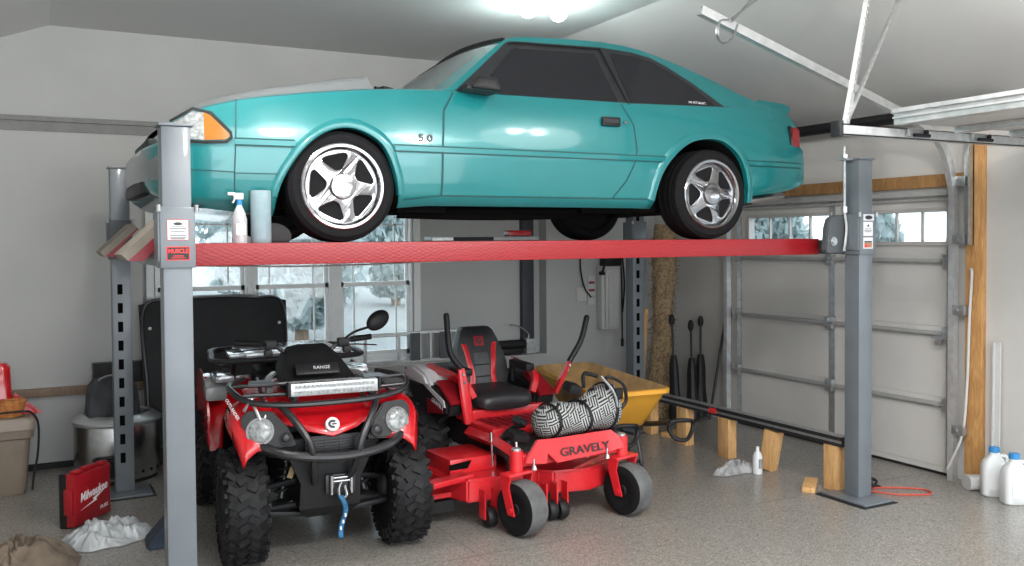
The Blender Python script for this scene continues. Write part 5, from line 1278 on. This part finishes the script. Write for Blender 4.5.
# left side of the room
t = thing('storage_tote', 'tan plastic storage tote with lid at the left edge against the back wall', 'storage tote', (-.36, 7.50, 0))
b = MB(); b.loft([rr_poly(w, w, -d, d, z, 4, .05) for z, w, d in ((0, .28, .19), (.02, .29, .20), (.40, .325, .225), (.41, .345, .24), (.47, .35, .245), (.475, .325, .23))]); b.build('tote_body', 'tote', t, smooth=40)
b = MB(); b.loft([rr_poly(w, w, -d, d, z, 4, .05) for z, w, d in ((.47, .36, .255), (.53, .36, .255), (.55, .345, .24), (.555, .30, .2), (.545, .28, .19))]); b.build('lid', 'totelid', t, smooth=40)
t = thing('red_tool_box', 'red plastic tool at the left edge standing on the tan tote', 'tool', (-.29, 7.53, .553))
b = MB(); b.loft([rr_poly(w, w, -d, d, z, 4, .05) for z, w, d in ((0.0, .13, .09), (.02, .15, .10), (.12, .15, .10), (.18, .14, .09), (.34, .135, .08), (.37, .11, .06))]); b.build('tool_body', 'red', t, smooth=40)
b = MB(); b.prism([(.15, 0), (.34, 0), (.16, .16)], (0, -.09, 0), (1, 0, 0), (0, 0, 1), -.10 if 0 else .02, bev=.004); b.build('tool_foot', 'red', t)
b = MB()
for k in range(7): b.tube([(.075*math.cos(a)+.02*k*.3, .06*math.sin(a), .012+.016*k) for a in [2*PI*j/12 for j in range(12)]], .012, closed=True, n=2, seg=6)
o = b.build('cord_coil', 'cord_o'); o.location = (-.17, 7.36, .556); tag(o, 'coil of orange cord on the tan tote lid', 'cord')
b = MB(); b.tube([(-.25, 7.25, .60), (-.10, 7.27, .60), (-.03, 7.29, .585), (.015, 7.30, .50), (.01, 7.30, .30), (-.02, 7.30, .12), (-.03, 7.29, .03)], .008, seg=6); tag(b.build('power_cable', 'bk'), 'black power cable hanging over the right end of the tan tote', 'cable')
t = thing('fire_pit', 'round stainless steel fire pit behind the far left lift post', 'fire pit', (.55, 7.53, 0))
b = MB(); b.lathe([(0, .02), (.27, .02), (.295, .03), (.305, .05), (.305, .43), (.30, .44)], seg=56); b.build('drum', 'steel', t, smooth=40)
b = MB(); b.lathe([(.305, .425), (.318, .44), (.318, .455), (.26, .495), (.235, .50), (.22, .49), (.22, .40)], seg=56); b.build('top_ring', 'silver', t, smooth=40)
b = MB(); b.lathe([(0, .10), (.222, .10), (.222, .41)], seg=40); b.lathe([(.27, 0), (.28, 0), (.28, .03), (.27, .03)], seg=40, close=True); b.build('fire_bowl', 'bk', t)
b = MB()
for k in range(24):
    a = 2*PI*k/24; b.cyl((.302*math.cos(a), .302*math.sin(a), .08), (.307*math.cos(a), .307*math.sin(a), .08), .011, seg=8)
b.build('air_hole', 'void', t)
b = MB(); b.tube([(-.18, -.245, .20), (-.17, -.29, .20), (-.05, -.335, .215), (-.04, -.30, .215)], .012, seg=6); b.box((-.12, -.285, .13), (.14, .03, .12), rot=(0, 0, -.4), bev=.008); b.build('carry_handle', 'bk', t)
t = thing('tool_bag', 'dark grey canvas bag sitting in the top of the steel fire pit', 'bag', (.52, 7.50, .455))
rnd = random.Random(8)
b = MB(); b.loft([[p+Vector((rnd.uniform(-.012, .012), rnd.uniform(-.012, .012), rnd.uniform(-.008, .008))) for p in rr_poly(w, w, -d, d, z, 5, .07)] for z, w, d in ((0, .16, .13), (.03, .185, .15), (.10, .185, .145), (.18, .18, .14), (.25, .165, .125), (.30, .13, .09), (.315, .07, .05))]); b.build('bag_body', 'canvas', t, smooth=60)
b = MB(); b.tube([(-.12, -.05, .28), (-.05, -.07, .33), (.08, -.06, .33), (.14, -.04, .27)], .015, seg=6, flat=.5); b.build('bag_handle', 'plasticwrap', t)
t = thing('framed_sign', 'black framed sign leaning on the wall behind the grey canvas bag', 'sign', (.64, 8.0, .648))
b = MB(); b.box((0, .02, .085), (.46, .02, .17), rot=(-.1, 0, 0), bev=.003); b.build('panel', 'bk', t)
b = MB()
for c, d in (((0, .007, .172), (.47, .012, .012)), ((-.23, .012, .085), (.012, .012, .17)), ((.23, .012, .085), (.012, .012, .17))): b.box(c, d, rot=(-.1, 0, 0))
b.build('frame', 'bk2', t)
text('lettering', 'S', .07, 'sticker', t, (.16, .003, .10), (1, 0, 0), (0, .1, 1), ext=.001, sx=1.3)
# red power tool case
t = thing('tool_case', 'red and black power tool case standing on edge by the plastic bag', 'tool case', (.275, 6.42, 0), R(50))
H = .345; L = .36
b = MB(); b.loft([[Vector((x, y, z)) for x, z in rp] for y, rp in ((-.058, [(-.16, .03), (.16, .03), (.16, .32), (-.16, .32)]), (-.05, [(-.175, .015), (.175, .015), (.175, .335), (-.175, .335)]), (.0, [(-.18, .01), (.18, .01), (.18, .345), (-.18, .345)]))])
b.box((-.12, -.03, .35), (.06, .05, .02), bev=.005); b.box((.12, -.03, .35), (.06, .05, .02), bev=.005); b.box((0, -.02, .352), (.13, .035, .018), bev=.006); b.box((-.186, -.02, .17), (.02, .06, .16), bev=.006)
ff = b.build('front_shell', mat('case_red', (.30, .008, .014), .4, var=.06), t, smooth=30)
b = MB(); b.loft([[Vector((x, y, z)) for x, z in rp] for y, rp in ((.002, [(-.18, .0), (.18, .0), (.18, .345), (-.18, .345)]), (.05, [(-.178, .0), (.178, .0), (.178, .34), (-.178, .34)]), (.065, [(-.165, .015), (.165, .015), (.165, .32), (-.165, .32)]))]); b.build('back_shell', 'bk', t, smooth=30)
text('lettering', 'Milwaukee', .078, 'sticker', ff, (0, -.0595, .195), (1, 0, .12), (0, 0, 1), ext=.0012, shear=.3, sx=.78, bold=.001)
b = MB(); b.prism([(-.13, -.06), (.0, -.025), (-.01, -.012), (.14, .035), (.02, -.018), (.03, -.03)], (0, -.0585, .165), (1, 0, 0), (0, 0, 1), .0015); b.build('lightning_mark', 'sticker', ff, smooth=0)
text('lettering', 'FUEL', .032, 'sticker', ff, (.10, -.0595, .075), (1, 0, .08), (0, 0, 1), ext=.001, shear=.2, sx=1.2)
# black car hood panel leaning at the windows
t = thing('car_hood_panel', 'large black car hood standing upright behind the quad bike before the windows', 'car hood', (1.36, 7.72, 0))
def hp(u, v, o=0.):
    x = -.60+1.20*u; z = 1.27*v; a = abs(2*u-1)
    top = 1+.055*(1-a**2.5)
    return Vector((x*(1-.05*(1-v)), .25*v*.9+.05*a*a+o-.03*math.sin(PI*v), z*top))
b = MB(); b.grid(lambda u, v: hp(u, v), 20, 20); b.grid(lambda u, v: hp(u, v, .025), 20, 20)
b.build('hood_skin', 'bk', t, smooth=50)
b = MB(); b.tube([hp(.02, .02, -.005), hp(.02, .5, -.005), hp(.03, .97, -.005), hp(.25, .985, -.005), hp(.5, .99, -.005), hp(.75, .985, -.005), hp(.97, .97, -.005), hp(.98, .5, -.005), hp(.98, .02, -.005)], .014, seg=6); b.tube([hp(.1, .1, -.004), hp(.5, .55, -.004), hp(.9, .1, -.004)], .02, seg=6); b.build('hood_frame', 'bk2', t)
b = MB()
for u in (.06, .94): b.ell(hp(u, .84, -.012), (.014, .006, .014))
b.build('bump_stop', 'sticker', t)
b = MB(); b.prism([(0, 0), (.22, 0), (.22, .20), (.16, .20), (0, .03)], (.56, 5.80, 0), (1, 0, 0), (0, 0, 1), .20, bev=.01); tag(b.build('rubber_ramp', 'navy'), 'dark wedge shaped rubber ramp on the floor behind the near left lift post', 'ramp')

# ------------------------------------------------------------------ ceiling lights
def ceiling_light(x, y, label, z=ZC, en=90, soft=.12):
    t = thing('ceiling_light', label, 'ceiling light', (x, y, z), group='twin bulb ceiling lights')
    b = MB(); b.lathe([(0, 0), (.06, 0), (.06, -.03), (.03, -.05), (0, -.05)], seg=24); b.build('base', 'sticker', t)
    for s in (-1, 1):
        b = MB(); b.cyl((s*.02, 0, -.03), (s*.08, -.02, -.06), .025); b.ell((s*.125, -.03, -.08), (.062, .062, .055)); b.build('bulb', 'bulb', t)
    l = bpy.data.lights.new('bulb_light', 'POINT'); l.energy = en; l.shadow_soft_size = soft; l.color = (1, .98, .95)
    o = bpy.data.objects.new('bulb_light', l); COL.objects.link(o); o.location = (x, y, z-.22)
ceiling_light(3.27, 5.74, 'twin bulb ceiling light above the roof of the car', en=22)
ceiling_light(.75, 4.3, 'twin bulb ceiling light added out of view above the front of the lift', en=70)  # unseen fixture added to light the left wall and floor
ceiling_light(3.9, 2.7, 'twin bulb ceiling light added out of view before the open garage door', en=28, soft=.45)  # unseen fixture added to brighten the closed garage door
ceiling_light(1.6, 1.6, 'twin bulb ceiling light added out of view nearer to the camera')  # spare unseen fixture, added for general room light
ceiling_light(3.2, 1.6, 'twin bulb ceiling light added out of view over the open garage door bay')  # another spare fixture added above the frame to light the room

# ------------------------------------------------------------------ world, lights, camera
w = bpy.data.worlds.new('overcast_sky'); SC.world = w; w.use_nodes = True
nt = w.node_tree; bg = nt.nodes['Background']
bg.inputs['Color'].default_value = (.88, .94, 1.0, 1); bg.inputs['Strength'].default_value = 3.35
def area(name, loc, rot, sx, sy, e, col=(1, 1, 1)):
    l = bpy.data.lights.new(name, 'AREA'); l.shape = 'RECTANGLE'; l.size = sx; l.size_y = sy; l.energy = e; l.color = col
    o = bpy.data.objects.new(name, l); COL.objects.link(o); o.location = loc; o.rotation_euler = rot; return o
area('overhead_fill', (2.1, 1.0, 3.3), (0, 0, 0), 3.2, 2.4, 110)  # fill lamp without a fixture, added overhead to brighten the room
area('front_fill', (2.1, -2.0, 1.5), (R(90), 0, 0), 6.5, 2.6, 125, (.95, .98, 1))  # unseen fill lamp behind the camera, added to lift the area under the car
cam = bpy.data.cameras.new('camera'); co = bpy.data.objects.new('camera', cam); COL.objects.link(co); SC.camera = co
F, YAW, PIT, ROLL, CY = 912.8, .4839, .02683, .00743, 264.6
f = Vector((math.sin(YAW)*math.cos(PIT), math.cos(YAW)*math.cos(PIT), -math.sin(PIT)))
r = Vector((math.cos(YAW), -math.sin(YAW), 0)); d = f.cross(r)
r2 = math.cos(ROLL)*r+math.sin(ROLL)*d; d2 = -math.sin(ROLL)*r+math.cos(ROLL)*d
co.matrix_world = Matrix(((r2.x, -d2.x, -f.x, 0), (r2.y, -d2.y, -f.y, 0), (r2.z, -d2.z, -f.z, 1.78), (0, 0, 0, 1)))
cam.sensor_width = 36; cam.sensor_fit = 'HORIZONTAL'; cam.lens = F*36/1024; cam.shift_y = (CY-283)/1024; cam.clip_start = .05
SC.view_settings.view_transform = 'Standard'; SC.view_settings.look = 'None'; SC.view_settings.exposure = 0
